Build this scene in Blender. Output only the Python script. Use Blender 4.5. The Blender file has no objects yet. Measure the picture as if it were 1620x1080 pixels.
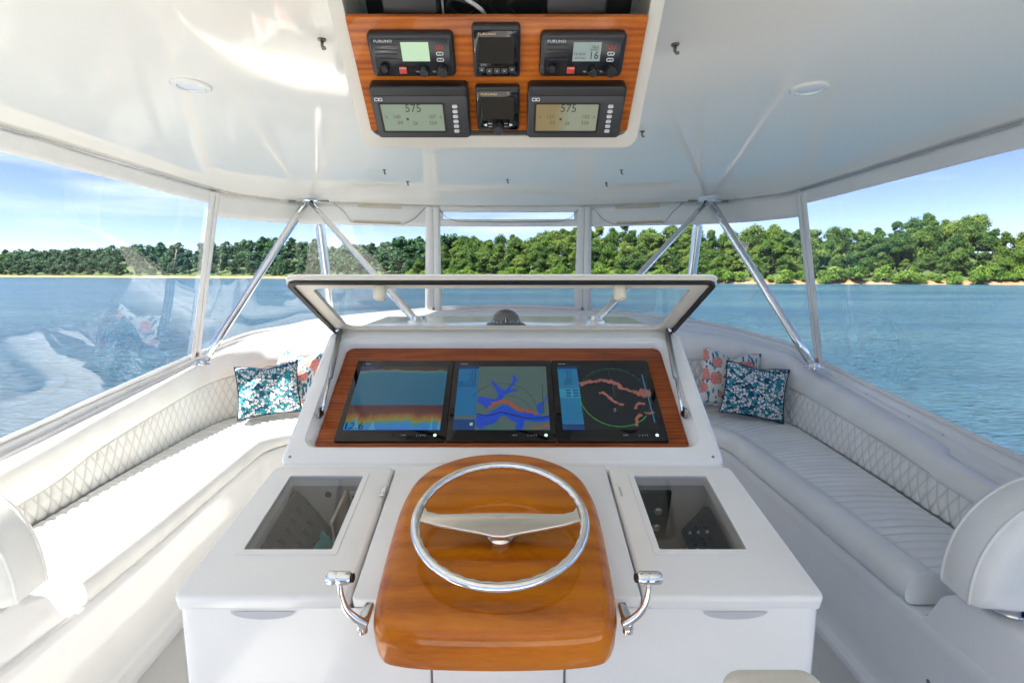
import bpy, bmesh, math, random
import numpy as np
from mathutils import Matrix, Vector, noise as mnoise
R = math.radians
rng = random.Random(7)
nrng = np.random.default_rng(7)
scene = bpy.context.scene
COL = scene.collection

# ------------------------------------------------------------------ camera, world, sun, exposure
cam_d = bpy.data.cameras.new('camera'); cam_d.sensor_width = 36; cam_d.lens = 17.78
cam_d.clip_start = 0.02; cam_d.clip_end = 20000
cam = bpy.data.objects.new('camera', cam_d); COL.objects.link(cam)
cam.location = (0.03, 0, 1.68)
cam.rotation_euler = (R(90) - math.atan(110 / 800), 0, 0)
scene.camera = cam

TO_SUN = Vector((-0.46, -0.24, 0.86)).normalized()
SUN_EL = math.asin(TO_SUN.z); SUN_AZ = math.atan2(TO_SUN.x, TO_SUN.y)
world = bpy.data.worlds.new('World'); scene.world = world; world.use_nodes = True
wn = world.node_tree.nodes; wl = world.node_tree.links
bg = wn['Background']; bg.inputs['Strength'].default_value = 0.066
sky = wn.new('ShaderNodeTexSky'); sky.sky_type = 'NISHITA'; sky.sun_disc = False
sky.sun_elevation = SUN_EL; sky.sun_rotation = SUN_AZ; sky.air_density = 0.65; sky.dust_density = 0.25; sky.ozone_density = 2.0; sky.altitude = 2200
wtc = wn.new('ShaderNodeTexCoord')
wmap = wn.new('ShaderNodeMapping'); wmap.inputs['Scale'].default_value = (1.3, 1.3, 9.0); wmap.inputs['Rotation'].default_value = (R(4), R(-5), 0)
wno = wn.new('ShaderNodeTexNoise'); wno.inputs['Scale'].default_value = 1.9; wno.inputs['Detail'].default_value = 7; wno.inputs['Roughness'].default_value = 0.55
wrp = wn.new('ShaderNodeValToRGB'); wrp.color_ramp.elements[0].position = 0.50; wrp.color_ramp.elements[1].position = 0.78
wrp.color_ramp.elements[1].color = (0.62, 0.62, 0.62, 1)
wmx = wn.new('ShaderNodeMixRGB'); wmx.inputs[2].default_value = (6.5, 6.9, 7.4, 1)
wl.new(wtc.outputs['Generated'], wmap.inputs[0]); wl.new(wmap.outputs[0], wno.inputs['Vector'])
wl.new(wno.outputs['Fac'], wrp.inputs[0]); wl.new(wrp.outputs[0], wmx.inputs[0])
wti = wn.new('ShaderNodeMixRGB'); wti.blend_type = 'MULTIPLY'; wti.inputs[0].default_value = 1; wti.inputs[2].default_value = (1.04, 0.93, 0.97, 1)
wl.new(sky.outputs[0], wti.inputs[1]); wl.new(wti.outputs[0], wmx.inputs[1]); wl.new(wmx.outputs[0], bg.inputs['Color'])

sun_d = bpy.data.lights.new('sun', 'SUN'); sun_d.energy = 5.0; sun_d.angle = R(0.5); sun_d.color = (1.0, 0.95, 0.87)
sun = bpy.data.objects.new('sun', sun_d); COL.objects.link(sun)
sun.rotation_euler = TO_SUN.to_track_quat('Z', 'Y').to_euler()

scene.view_settings.view_transform = 'Standard'; scene.view_settings.look = 'None'
scene.view_settings.gamma = 1; scene.view_settings.use_curve_mapping = False
scene.view_settings.exposure = 1.95
scene.render.engine = 'CYCLES'
cy = scene.cycles
cy.use_denoising = True; cy.max_bounces = 10; cy.diffuse_bounces = 6; cy.glossy_bounces = 5
cy.transmission_bounces = 6; cy.transparent_max_bounces = 16; cy.caustics_reflective = False; cy.caustics_refractive = False
cy.sample_clamp_indirect = 8.0

# ------------------------------------------------------------------ material helpers
MATS = {}
def newmat(name):
    m = bpy.data.materials.new(name); m.use_nodes = True
    nt = m.node_tree
    return m, nt.nodes, nt.links, nt.nodes['Principled BSDF']
def pbr(name, col, rough=0.4, metal=0.0, coat=0.0, bump=None, var=0.0, spec=0.5, emis=None, dirt=None):
    """plain material; bump=(scale,strength,dist) fine relief; var = colour mottling"""
    if name in MATS: return MATS[name]
    m, n, l, b = newmat(name)
    b.inputs['Base Color'].default_value = (*col, 1); b.inputs['Roughness'].default_value = rough
    b.inputs['Metallic'].default_value = metal; b.inputs['Coat Weight'].default_value = coat
    b.inputs['Coat Roughness'].default_value = 0.04
    b.inputs['Specular IOR Level'].default_value = spec
    tc = n.new('ShaderNodeTexCoord')
    if bump:
        t = n.new('ShaderNodeTexNoise'); t.inputs['Scale'].default_value = bump[0]; t.inputs['Detail'].default_value = 3
        l.new(tc.outputs['Object'], t.inputs['Vector'])
        bp = n.new('ShaderNodeBump'); bp.inputs['Strength'].default_value = bump[1]; bp.inputs['Distance'].default_value = bump[2]
        l.new(t.outputs['Fac'], bp.inputs['Height']); l.new(bp.outputs[0], b.inputs['Normal'])
    if var:
        t2 = n.new('ShaderNodeTexNoise'); t2.inputs['Scale'].default_value = 3.1; t2.inputs['Detail'].default_value = 6; t2.inputs['Roughness'].default_value = 0.65
        l.new(tc.outputs['Object'], t2.inputs['Vector'])
        rp = n.new('ShaderNodeValToRGB'); rp.color_ramp.elements[0].position = 0.3; rp.color_ramp.elements[1].position = 0.7
        d = dirt or tuple(c * (1 - var) for c in col)
        rp.color_ramp.elements[0].color = (*d, 1); rp.color_ramp.elements[1].color = (*col, 1)
        l.new(t2.outputs['Fac'], rp.inputs[0]); l.new(rp.outputs[0], b.inputs['Base Color'])
        mr = n.new('ShaderNodeMapRange'); mr.inputs[3].default_value = rough * 1.25; mr.inputs[4].default_value = rough * 0.8
        l.new(t2.outputs['Fac'], mr.inputs[0]); l.new(mr.outputs[0], b.inputs['Roughness'])
    if emis:
        b.inputs['Emission Color'].default_value = (*emis[0], 1); b.inputs['Emission Strength'].default_value = emis[1]
    MATS[name] = m
    return m
GEL = pbr('white_gelcoat', (0.86, 0.85, 0.825), 0.12, bump=(2.2, 0.05, 0.02), var=0.05)
CEIL = pbr('ceiling_gelcoat', (0.90, 0.865, 0.80), 0.05, bump=(1.1, 0.03, 0.02), var=0.02, spec=0.38)
DECKM = pbr('deck_nonskid', (0.60, 0.59, 0.565), 0.6, bump=(220, 0.35, 0.003), var=0.08)
CREAM = pbr('cream_gelcoat', (0.74, 0.68, 0.58), 0.35, var=0.05)
FABW = pbr('white_canvas', (0.86, 0.85, 0.83), 0.75, bump=(60, 0.25, 0.003), var=0.06)
CREAMTAPE = pbr('cream_tape', (0.72, 0.62, 0.45), 0.7, var=0.1)
STEEL = pbr('polished_steel', (0.80, 0.80, 0.80), 0.08, metal=1.0, bump=(9, 0.02, 0.01))
ALU = pbr('anodised_pipe', (0.78, 0.79, 0.80), 0.22, metal=1.0)
DSTEEL = pbr('tarnished_steel', (0.30, 0.28, 0.26), 0.3, metal=1.0, var=0.3)
BLACKR = pbr('black_rubber', (0.012, 0.012, 0.013), 0.55)
BLACKP = pbr('black_plastic', (0.014, 0.014, 0.016), 0.38, bump=(300, 0.15, 0.001))
GLOSSB = pbr('black_glass', (0.004, 0.004, 0.005), 0.05)
DGREY = pbr('dark_grey_plastic', (0.035, 0.036, 0.04), 0.42, bump=(300, 0.15, 0.001))
LGREY = pbr('button_grey', (0.55, 0.55, 0.53), 0.5)
WHITEINK = pbr('white_ink', (0.75, 0.75, 0.75), 0.6)
GOLDINK = pbr('gold_ink', (0.75, 0.50, 0.22), 0.5)
LCDINK = pbr('lcd_ink', (0.055, 0.06, 0.05), 0.6)
LCDFAINT = pbr('lcd_faint_ink', (0.11, 0.115, 0.09), 0.6)
REDINK = pbr('red_cover', (0.55, 0.05, 0.03), 0.4)
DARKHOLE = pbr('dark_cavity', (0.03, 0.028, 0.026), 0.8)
GREYTUB = pbr('grey_tub', (0.66, 0.63, 0.58), 0.5, var=0.1)
TEAL = pbr('teal_cloth', (0.02, 0.42, 0.46), 0.85, bump=(40, 0.3, 0.01))
LENS = pbr('light_lens', (0.75, 0.8, 0.85), 0.15)
KNOBM = pbr('ivory_plastic', (0.78, 0.70, 0.54), 0.4)
PIPING = pbr('navy_piping', (0.008, 0.02, 0.045), 0.7)

def vinyl_mat():
    m, n, l, b = newmat('white_vinyl_upholstery')
    b.inputs['Roughness'].default_value = 0.42
    tc = n.new('ShaderNodeTexCoord')
    t = n.new('ShaderNodeTexNoise'); t.inputs['Scale'].default_value = 140; l.new(tc.outputs['Object'], t.inputs['Vector'])
    bp = n.new('ShaderNodeBump'); bp.inputs['Strength'].default_value = 0.18; bp.inputs['Distance'].default_value = 0.002
    l.new(t.outputs['Fac'], bp.inputs['Height']); l.new(bp.outputs[0], b.inputs['Normal'])
    at = n.new('ShaderNodeAttribute'); at.attribute_name = 'seam'
    mot = n.new('ShaderNodeTexNoise'); mot.inputs['Scale'].default_value = 5; mot.inputs['Detail'].default_value = 5; l.new(tc.outputs['Object'], mot.inputs['Vector'])
    r1 = n.new('ShaderNodeValToRGB'); r1.color_ramp.elements[0].color = (0.79, 0.78, 0.735, 1); r1.color_ramp.elements[1].color = (0.85, 0.845, 0.81, 1)
    r1.color_ramp.elements[0].position = 0.35; r1.color_ramp.elements[1].position = 0.65
    l.new(mot.outputs['Fac'], r1.inputs[0])
    mx = n.new('ShaderNodeMixRGB'); mx.inputs[2].default_value = (0.40, 0.385, 0.34, 1)   # grey stitching thread
    l.new(at.outputs['Fac'], mx.inputs[0]); l.new(r1.outputs[0], mx.inputs[1]); l.new(mx.outputs[0], b.inputs['Base Color'])
    return m
VINYL = vinyl_mat()

def wood_mat(name, dark, mid, light, scale, rough, coat, axis_scale, dist=7.0, wamt=.34):
    m, n, l, b = newmat(name)
    b.inputs['Roughness'].default_value = rough; b.inputs['Coat Weight'].default_value = coat; b.inputs['Coat Roughness'].default_value = 0.012
    b.inputs['Coat IOR'].default_value = 1.5; b.inputs['Specular IOR Level'].default_value = 0.12
    tc = n.new('ShaderNodeTexCoord'); mp = n.new('ShaderNodeMapping'); mp.inputs['Scale'].default_value = axis_scale
    l.new(tc.outputs['Object'], mp.inputs[0])
    big = n.new('ShaderNodeTexNoise'); big.inputs['Scale'].default_value = scale * 0.35; big.inputs['Detail'].default_value = 2; big.inputs['Distortion'].default_value = 1.2
    l.new(mp.outputs[0], big.inputs['Vector'])
    wv = n.new('ShaderNodeTexWave'); wv.wave_type = 'BANDS'; wv.bands_direction = 'Y'; wv.inputs['Scale'].default_value = scale * 0.28
    wv.inputs['Distortion'].default_value = dist; wv.inputs['Detail'].default_value = 3; wv.inputs['Detail Scale'].default_value = 1.1
    l.new(mp.outputs[0], wv.inputs['Vector'])
    fine = n.new('ShaderNodeTexNoise'); fine.inputs['Scale'].default_value = scale * 7; fine.inputs['Detail'].default_value = 6; fine.inputs['Roughness'].default_value = 0.7
    l.new(mp.outputs[0], fine.inputs['Vector'])
    a1 = n.new('ShaderNodeMath'); a1.operation = 'MULTIPLY_ADD'; a1.inputs[1].default_value = wamt; l.new(wv.outputs['Fac'], a1.inputs[0])
    a2 = n.new('ShaderNodeMath'); a2.operation = 'MULTIPLY'; a2.inputs[1].default_value = 0.58; l.new(big.outputs['Fac'], a2.inputs[0]); l.new(a2.outputs[0], a1.inputs[2])
    a3 = n.new('ShaderNodeMath'); a3.operation = 'MULTIPLY_ADD'; a3.inputs[1].default_value = 0.40; l.new(fine.outputs['Fac'], a3.inputs[0]); l.new(a1.outputs[0], a3.inputs[2])
    rp = n.new('ShaderNodeValToRGB'); e = rp.color_ramp.elements
    e[0].position = 0.30; e[0].color = (*dark, 1); e[1].position = 0.80; e[1].color = (*light, 1)
    k = e.new(0.52); k.color = (*mid, 1)
    l.new(a3.outputs[0], rp.inputs[0]); l.new(rp.outputs[0], b.inputs['Base Color'])
    return m
TEAK = wood_mat('varnished_teak', (0.23, 0.046, 0.0005), (0.49, 0.130, 0.0008), (0.64, 0.205, 0.002), 8, 0.45, 0.65, (0.36, 2.4, 2.4), 5.0, .15)
ROSE = wood_mat('rosewood_panel', (0.12, 0.020, 0.003), (0.42, 0.095, 0.010), (0.64, 0.18, 0.014), 26, 0.38, 0.35, (0.35, 3.2, 3.2), 5, .16)
ROSE2 = wood_mat('dash_mahogany', (0.10, 0.024, 0.008), (0.28, 0.062, 0.014), (0.43, 0.115, 0.028), 26, 0.4, 0.25, (0.35, 3.0, 3.0), 5, .14)

def clear_mat(name, tint, ior=1.45, rough=0.02, wav=None, haze=0.0):
    """clear sheet: light passes straight through, Fresnel reflection on top, optionally a little scratched haze"""
    m = bpy.data.materials.new(name); m.use_nodes = True
    n = m.node_tree.nodes; l = m.node_tree.links
    n.remove(n['Principled BSDF']); out = n['Material Output']
    tr = n.new('ShaderNodeBsdfTransparent'); tr.inputs[0].default_value = (*tint, 1)
    gl = n.new('ShaderNodeBsdfGlossy'); gl.inputs['Roughness'].default_value = rough; gl.inputs[0].default_value = (0.95, 0.95, 0.95, 1)
    lw = n.new('ShaderNodeLayerWeight'); lw.inputs['Blend'].default_value = 0.5      # Schlick curve, the same from both sides
    pw = n.new('ShaderNodeMath'); pw.operation = 'POWER'; pw.inputs[1].default_value = 4.8; l.new(lw.outputs['Facing'], pw.inputs[0])
    f0 = 1.5 * ((ior - 1) / (ior + 1)) ** 2
    fr = n.new('ShaderNodeMath'); fr.operation = 'MULTIPLY_ADD'; fr.inputs[1].default_value = 1 - f0; fr.inputs[2].default_value = f0; l.new(pw.outputs[0], fr.inputs[0])
    mx = n.new('ShaderNodeMixShader')
    last = tr
    if haze:
        df = n.new('ShaderNodeBsdfDiffuse'); df.inputs[0].default_value = (0.8, 0.8, 0.8, 1)
        hz = n.new('ShaderNodeMixShader')
        tcx = n.new('ShaderNodeTexCoord'); t0 = n.new('ShaderNodeTexNoise'); t0.inputs['Scale'].default_value = 1.4; t0.inputs['Detail'].default_value = 8; t0.inputs['Roughness'].default_value = 0.6
        t0.inputs['Distortion'].default_value = 0.6
        l.new(tcx.outputs['Object'], t0.inputs['Vector'])
        mr = n.new('ShaderNodeMapRange'); mr.inputs[1].default_value = 0.4; mr.inputs[2].default_value = 0.8; mr.inputs[3].default_value = haze * 0.4; mr.inputs[4].default_value = haze * 2
        l.new(t0.outputs['Fac'], mr.inputs[0]); l.new(mr.outputs[0], hz.inputs[0])
        l.new(tr.outputs[0], hz.inputs[1]); l.new(df.outputs[0], hz.inputs[2]); last = hz
    if wav:
        tc = n.new('ShaderNodeTexCoord'); t = n.new('ShaderNodeTexNoise'); t.inputs['Scale'].default_value = wav[0]; t.inputs['Detail'].default_value = 2
        l.new(tc.outputs['Object'], t.inputs['Vector'])
        bp = n.new('ShaderNodeBump'); bp.inputs['Strength'].default_value = wav[1]; bp.inputs['Distance'].default_value = wav[2]
        l.new(t.outputs['Fac'], bp.inputs['Height']); l.new(bp.outputs[0], gl.inputs['Normal'])
    l.new(fr.outputs[0], mx.inputs[0]); l.new(last.outputs[0], mx.inputs[1]); l.new(gl.outputs[0], mx.inputs[2])
    l.new(mx.outputs[0], out.inputs['Surface'])
    return m
CLEARV = clear_mat('clear_vinyl', (0.965, 0.975, 0.985), 1.5, 0.015, (1.6, 0.07, 0.05), 0.005)
LIDGLASS = clear_mat('hatch_acrylic', (0.90, 0.92, 0.92), 1.38, 0.01, None, 0.005)
TINT = clear_mat('tinted_acrylic', (0.76, 0.75, 0.73), 1.5, 0.01)

# ------------------------------------------------------------------ geometry helpers
WM = {}
def frame(p, ydir):
    """local frame at p: x = world X, y = ydir (in the Y-Z plane), z = x cross y"""
    y = Vector(ydir).normalized(); x = Vector((1, 0, 0)); z = x.cross(y)
    M = Matrix((x, y, z)).transposed().to_4x4(); M.translation = Vector(p)
    return M
def thing(name, label, cat, M=None, loc=None, group=None, kind=None):
    o = bpy.data.objects.new(name, None); o.empty_display_size = 0.05; COL.objects.link(o)
    if M is None: M = Matrix.Translation(Vector(loc or (0, 0, 0)))
    o.matrix_world = M; WM[o] = M.copy()
    if label: o['label'] = label
    if cat: o['category'] = cat
    if group: o['group'] = group
    if kind: o['kind'] = kind
    return o
def tag(o, label=None, cat=None, group=None, kind=None):
    if label: o['label'] = label
    if cat: o['category'] = cat
    if group: o['group'] = group
    if kind: o['kind'] = kind
    return o
def link(name, me, mat, parent=None, world=False, M=None):
    """M: local placement; world=True when the mesh holds world coordinates"""
    o = bpy.data.objects.new(name, me); COL.objects.link(o)
    if mat is not None and not me.materials: me.materials.append(mat)
    PM = WM[parent] if parent is not None else Matrix.Identity(4)
    L = M or Matrix.Identity(4)
    if world: L = PM.inverted() @ L
    if parent is not None: o.parent = parent
    o.matrix_local = L
    WM[o] = PM @ L
    return o
def mesh(V, F, smooth=False, name='m'):
    me = bpy.data.meshes.new(name); me.from_pydata([tuple(v) for v in V], [], F); me.update()
    if smooth: me.polygons.foreach_set('use_smooth', [True] * len(me.polygons))
    return me
def part(name, VF, mat, parent=None, smooth=False, world=False, M=None):
    return link(name, mesh(VF[0], VF[1], smooth), mat, parent, world, M)
def from_bm(bm, smooth=False):
    bmesh.ops.recalc_face_normals(bm, faces=bm.faces[:])
    me = bpy.data.meshes.new('m'); bm.to_mesh(me); bm.free()
    if smooth:
        me.polygons.foreach_set('use_smooth', [True] * len(me.polygons))
        try: me.set_sharp_from_angle(angle=R(50))
        except Exception: pass
    return me
def box_me(x0, x1, y0, y1, z0, z1, bev=0.0, seg=3):
    bm = bmesh.new(); bmesh.ops.create_cube(bm, size=1)
    for v in bm.verts:
        v.co = Vector((x0 + (v.co.x + .5) * (x1 - x0), y0 + (v.co.y + .5) * (y1 - y0), z0 + (v.co.z + .5) * (z1 - z0)))
    if bev: bmesh.ops.bevel(bm, geom=bm.edges[:], offset=bev, segments=seg, profile=0.5, affect='EDGES')
    return from_bm(bm, smooth=bool(bev))
def box(name, x0, x1, y0, y1, z0, z1, mat, parent=None, bev=0.0, seg=3, world=False, M=None):
    return link(name, box_me(x0, x1, y0, y1, z0, z1, bev, seg), mat, parent, world, M)
def prism_me(poly, z0, z1, bev=0.0, seg=3, topback=True):
    bm = bmesh.new()
    vs = [bm.verts.new((x, y, z0)) for x, y in poly]
    f = bm.faces.new(vs)
    r = bmesh.ops.extrude_face_region(bm, geom=[f])
    top = [g for g in r['geom'] if isinstance(g, bmesh.types.BMVert)]
    for v in top: v.co.z = z1
    if bev:
        bm.edges.ensure_lookup_table()
        ed = [e for e in bm.edges if all(abs(v.co.z - z1) < 1e-6 for v in e.verts) or (topback and all(abs(v.co.z - z0) < 1e-6 for v in e.verts))]
        bmesh.ops.bevel(bm, geom=ed, offset=bev, segments=seg, profile=0.5, affect='EDGES')
    return from_bm(bm, smooth=True)
def prism(name, poly, z0, z1, mat, parent=None, bev=0.0, seg=3, world=False, M=None, topback=True):
    return link(name, prism_me(poly, z0, z1, bev, seg, topback), mat, parent, world, M)
def rr(x0, x1, y0, y1, r, seg=6):
    P = []
    for cx, cy, a0 in ((x1 - r, y1 - r, 0), (x0 + r, y1 - r, 90), (x0 + r, y0 + r, 180), (x1 - r, y0 + r, 270)):
        for k in range(seg + 1):
            a = R(a0 + 90 * k / seg); P.append((cx + r * math.cos(a), cy + r * math.sin(a)))
    return P
def ring_vf(outer, inner, z0, z1, lip=0.0):
    """flat frame between two loops with equal counts; lip rounds the outer top edge"""
    n = len(outer); V = []; F = []
    cx = sum(p[0] for p in outer) / n; cy = sum(p[1] for p in outer) / n
    loops = [[(x, y, z0) for x, y in inner], [(x, y, z1) for x, y in inner]]
    if lip:
        def sh(p, d):
            dx, dy = p[0] - cx, p[1] - cy; L = math.hypot(dx, dy) or 1
            return (p[0] - dx / L * d, p[1] - dy / L * d)
        for k in range(5):
            a = R(90 * k / 4)
            loops.append([(*sh(p, lip * (1 - math.sin(a))), z1 - lip * (1 - math.cos(a))) for p in outer])
    else:
        loops.append([(x, y, z1) for x, y in outer])
    loops.append([(x, y, z0) for x, y in outer]); loops.append(loops[0])
    for lp in loops[:-1]: V += lp
    m = len(loops) - 1
    for a in range(m):
        b = (a + 1) % m
        for i in range(n):
            j = (i + 1) % n
            F.append((a * n + i, a * n + j, b * n + j, b * n + i))
    return V, F
def ring(name, outer, inner, z0, z1, mat, parent=None, lip=0.0, world=False, M=None, smooth=True):
    V, F = ring_vf(outer, inner, z0, z1, lip)
    bm = bmesh.new(); bv = [bm.verts.new(v) for v in V]
    for f in F: bm.faces.new([bv[i] for i in f])
    return link(name, from_bm(bm, smooth), mat, parent, world, M)
def tube_vf(path, r, seg=10, caps=True, closed=False):
    P = [Vector(p) for p in path]; n = len(P); V = []; F = []
    rad = r if isinstance(r, (list, tuple)) else [r] * n
    prev = None
    for i in range(n):
        if closed: t = (P[(i + 1) % n] - P[i - 1]).normalized()
        else: t = (P[min(i + 1, n - 1)] - P[max(i - 1, 0)]).normalized()
        if prev is None:
            u = t.orthogonal().normalized()
        else:
            u = (prev - t * prev.dot(t)).normalized()
        prev = u; w = t.cross(u)
        for k in range(seg):
            a = 2 * math.pi * k / seg
            V.append(P[i] + (u * math.cos(a) + w * math.sin(a)) * rad[i])
    for i in range(n if closed else n - 1):
        j = (i + 1) % n
        for k in range(seg):
            m = (k + 1) % seg
            F.append((i * seg + k, i * seg + m, j * seg + m, j * seg + k))
    if caps and not closed:
        F.append(tuple(range(seg - 1, -1, -1))); F.append(tuple((n - 1) * seg + k for k in range(seg)))
    return V, F
def tube(name, path, r, mat, parent=None, seg=10, world=False, M=None, closed=False):
    return part(name, tube_vf(path, r, seg, True, closed), mat, parent, True, world, M)
def lathe_vf(prof, seg=32):
    V = []; F = []; n = len(prof)
    for r, z in prof:
        for k in range(seg):
            a = 2 * math.pi * k / seg; V.append((r * math.cos(a), r * math.sin(a), z))
    for i in range(n - 1):
        for k in range(seg):
            m = (k + 1) % seg; F.append((i * seg + k, i * seg + m, (i + 1) * seg + m, (i + 1) * seg + k))
    F.append(tuple(range(seg - 1, -1, -1))); F.append(tuple((n - 1) * seg + k for k in range(seg)))
    return V, F
def lathe(name, prof, mat, parent=None, seg=32, world=False, M=None):
    me = mesh(*lathe_vf(prof, seg), smooth=True)
    try: me.set_sharp_from_angle(angle=R(40))
    except Exception: pass
    return link(name, me, mat, parent, world, M)
def grid_me(G, smooth=True, attr=None, closed_u=False):
    """G: rows x cols of points"""
    nr = len(G); nc = len(G[0]); V = [tuple(p) for row in G for p in row]; F = []
    for i in range(nr - 1 + (1 if closed_u else 0)):
        a = i * nc; b = ((i + 1) % nr) * nc
        for j in range(nc - 1): F.append((a + j, a + j + 1, b + j + 1, b + j))
    me = mesh(V, F, smooth)
    if attr is not None:
        at = me.attributes.new('seam', 'FLOAT', 'POINT'); at.data.foreach_set('value', [float(x) for row in attr for x in row])
    return me
def crom(P, t):
    """Catmull-Rom through list of tuples, t in index units"""
    n = len(P); i = max(0, min(n - 2, int(math.floor(t)))); f = t - i
    p0 = P[max(i - 1, 0)]; p1 = P[i]; p2 = P[i + 1]; p3 = P[min(i + 2, n - 1)]
    return tuple(0.5 * (2 * b + (c - a) * f + (2 * a - 5 * b + 4 * c - d) * f * f + (3 * b - a - 3 * c + d) * f ** 3) for a, b, c, d in zip(p0, p1, p2, p3))
def text(name, body, size, M, mat, parent, align='CENTER', sx=1.0):
    c = bpy.data.curves.new(name, 'FONT'); c.body = body; c.size = size; c.align_x = align; c.align_y = 'CENTER'; c.extrude = 0.00015
    c.resolution_u = 2
    o = bpy.data.objects.new(name, c); COL.objects.link(o)
    bpy.context.view_layer.update()
    me = bpy.data.meshes.new_from_object(o.evaluated_get(bpy.context.evaluated_depsgraph_get()))
    bpy.data.objects.remove(o); bpy.data.curves.remove(c); me.materials.clear()
    return link(name, me, mat, parent, M=M @ Matrix.Diagonal((sx, 1, 1, 1)))
T = lambda x, y, z=0: Matrix.Translation((x, y, z))

# ------------------------------------------------------------------ the shore: water, bank, trees
WATER_Z = -3.92
def water_mat():
    m, n, l, b = newmat('river_water')
    b.inputs['Base Color'].default_value = (0.030, 0.085, 0.105, 1); b.inputs['Roughness'].default_value = 0.20; b.inputs['IOR'].default_value = 1.33
    tc = n.new('ShaderNodeTexCoord')
    def nz(sc, det, scale3):
        mp = n.new('ShaderNodeMapping'); mp.inputs['Scale'].default_value = scale3; mp.inputs['Rotation'].default_value = (0, 0, R(12)); l.new(tc.outputs['Object'], mp.inputs[0])
        t = n.new('ShaderNodeTexNoise'); t.inputs['Scale'].default_value = sc; t.inputs['Detail'].default_value = det; t.inputs['Roughness'].default_value = 0.6; l.new(mp.outputs[0], t.inputs['Vector']); return t
    a = nz(2.2, 6, (0.6, 1.3, 1)); c = nz(0.16, 4, (0.5, 1.6, 1))
    b1 = n.new('ShaderNodeBump'); b1.inputs['Strength'].default_value = 1.0; b1.inputs['Distance'].default_value = 1.1; l.new(a.outputs['Fac'], b1.inputs['Height'])
    b2 = n.new('ShaderNodeBump'); b2.inputs['Strength'].default_value = 1.0; b2.inputs['Distance'].default_value = 2.6; l.new(c.outputs['Fac'], b2.inputs['Height']); l.new(b1.outputs[0], b2.inputs['Normal'])
    l.new(b2.outputs[0], b.inputs['Normal'])
    big = nz(0.018, 3, (0.6, 2.2, 1))
    rp = n.new('ShaderNodeValToRGB'); rp.color_ramp.elements[0].color = (0.026, 0.090, 0.160, 1); rp.color_ramp.elements[1].color = (0.066, 0.150, 0.205, 1)
    rp.color_ramp.elements[0].position = 0.35; rp.color_ramp.elements[1].position = 0.65
    l.new(big.outputs['Fac'], rp.inputs[0]); l.new(rp.outputs[0], b.inputs['Base Color'])
    return m
S = 9000
tag(part('water', ([(-S, -S, WATER_Z), (S, -S, WATER_Z), (S, S, WATER_Z), (-S, S, WATER_Z)], [(0, 1, 2, 3)]), water_mat()), kind='structure')

SHORE = [(-1500, 900), (-1000, 690), (-570, 565), (-380, 505), (-215, 445), (-90, 370), (10, 305), (103, 250), (170, 232), (230, 222), (310, 222), (430, 260), (700, 330)]
def shore(s):
    p = crom(SHORE, s); q = crom(SHORE, s + 0.02)
    t = Vector((q[0] - p[0], q[1] - p[1])).normalized()
    return Vector(p), Vector((-t.y, t.x))       # point, inland normal
def land_h(d, s):
    """height above the water at d metres inland"""
    if d < 0: return -1.5
    if d < 1.4: return 0.25 * d
    hill = 13.0 + 2.5 * math.sin(s * 2.3) + 1.5 * math.sin(s * 5.1 + 1)
    k = min(1, (d - 1.4) / 55); k = k * k * (3 - 2 * k)
    cut = 1.3 * min(1, max(0, (d - 1.4) / 2.5))
    return 0.35 + cut + hill * k + max(0, d - 60) * 0.03
def land_mat():
    m, n, l, b = newmat('bank_ground')
    b.inputs['Roughness'].default_value = 0.95
    at = n.new('ShaderNodeAttribute'); at.attribute_name = 'inland'
    tc = n.new('ShaderNodeTexCoord'); t = n.new('ShaderNodeTexNoise'); t.inputs['Scale'].default_value = 0.09; t.inputs['Detail'].default_value = 5; l.new(tc.outputs['Object'], t.inputs['Vector'])
    ad = n.new('ShaderNodeMath'); ad.operation = 'MULTIPLY_ADD'; ad.inputs[1].default_value = 9; ad.inputs[2].default_value = -4.5; l.new(t.outputs['Fac'], ad.inputs[0])
    a2 = n.new('ShaderNodeMath'); a2.operation = 'ADD'; l.new(at.outputs['Fac'], a2.inputs[0]); l.new(ad.outputs[0], a2.inputs[1])
    mr = n.new('ShaderNodeMapRange'); mr.inputs[1].default_value = -2; mr.inputs[2].default_value = 14; l.new(a2.outputs[0], mr.inputs[0])
    rp = n.new('ShaderNodeValToRGB'); e = rp.color_ramp.elements
    e[0].position = 0.0; e[0].color = (0.30, 0.22, 0.13, 1); e[1].position = 0.42; e[1].color = (0.05, 0.085, 0.02, 1)
    k = e.new(0.22); k.color = (0.28, 0.20, 0.115, 1); k = e.new(0.28); k.color = (0.36, 0.17, 0.07, 1); k = e.new(0.36); k.color = (0.30, 0.14, 0.06, 1)
    l.new(mr.outputs[0], rp.inputs[0]); l.new(rp.outputs[0], b.inputs['Base Color'])
    return m
rows = []; att = []
DD = [-6, 0, .7, 1.4, 2.5, 4.0, 7.5, 10, 14, 20, 28, 38, 50, 70, 120, 400]
for i in range(0, 221):
    s = (len(SHORE) - 1.05) * i / 220
    p, nn = shore(s); row = []
    wob = 0.7 * math.sin(i * 0.9) + 0.6 * math.sin(i * 0.37)
    for d in DD:
        dd = d + (wob if d < 60 else 0)
        q = p + nn * dd; row.append((q.x, q.y, WATER_Z + land_h(d, s) + (0.5 * math.sin(i * 1.7 + d) if d > 6 else 0)))
    rows.append(row); att.append(DD)
lme = grid_me(rows); a_ = lme.attributes.new('inland', 'FLOAT', 'POINT'); a_.data.foreach_set('value', [float(x) for r_ in att for x in r_])
tag(link('river_bank', lme, land_mat()), kind='structure')

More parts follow.
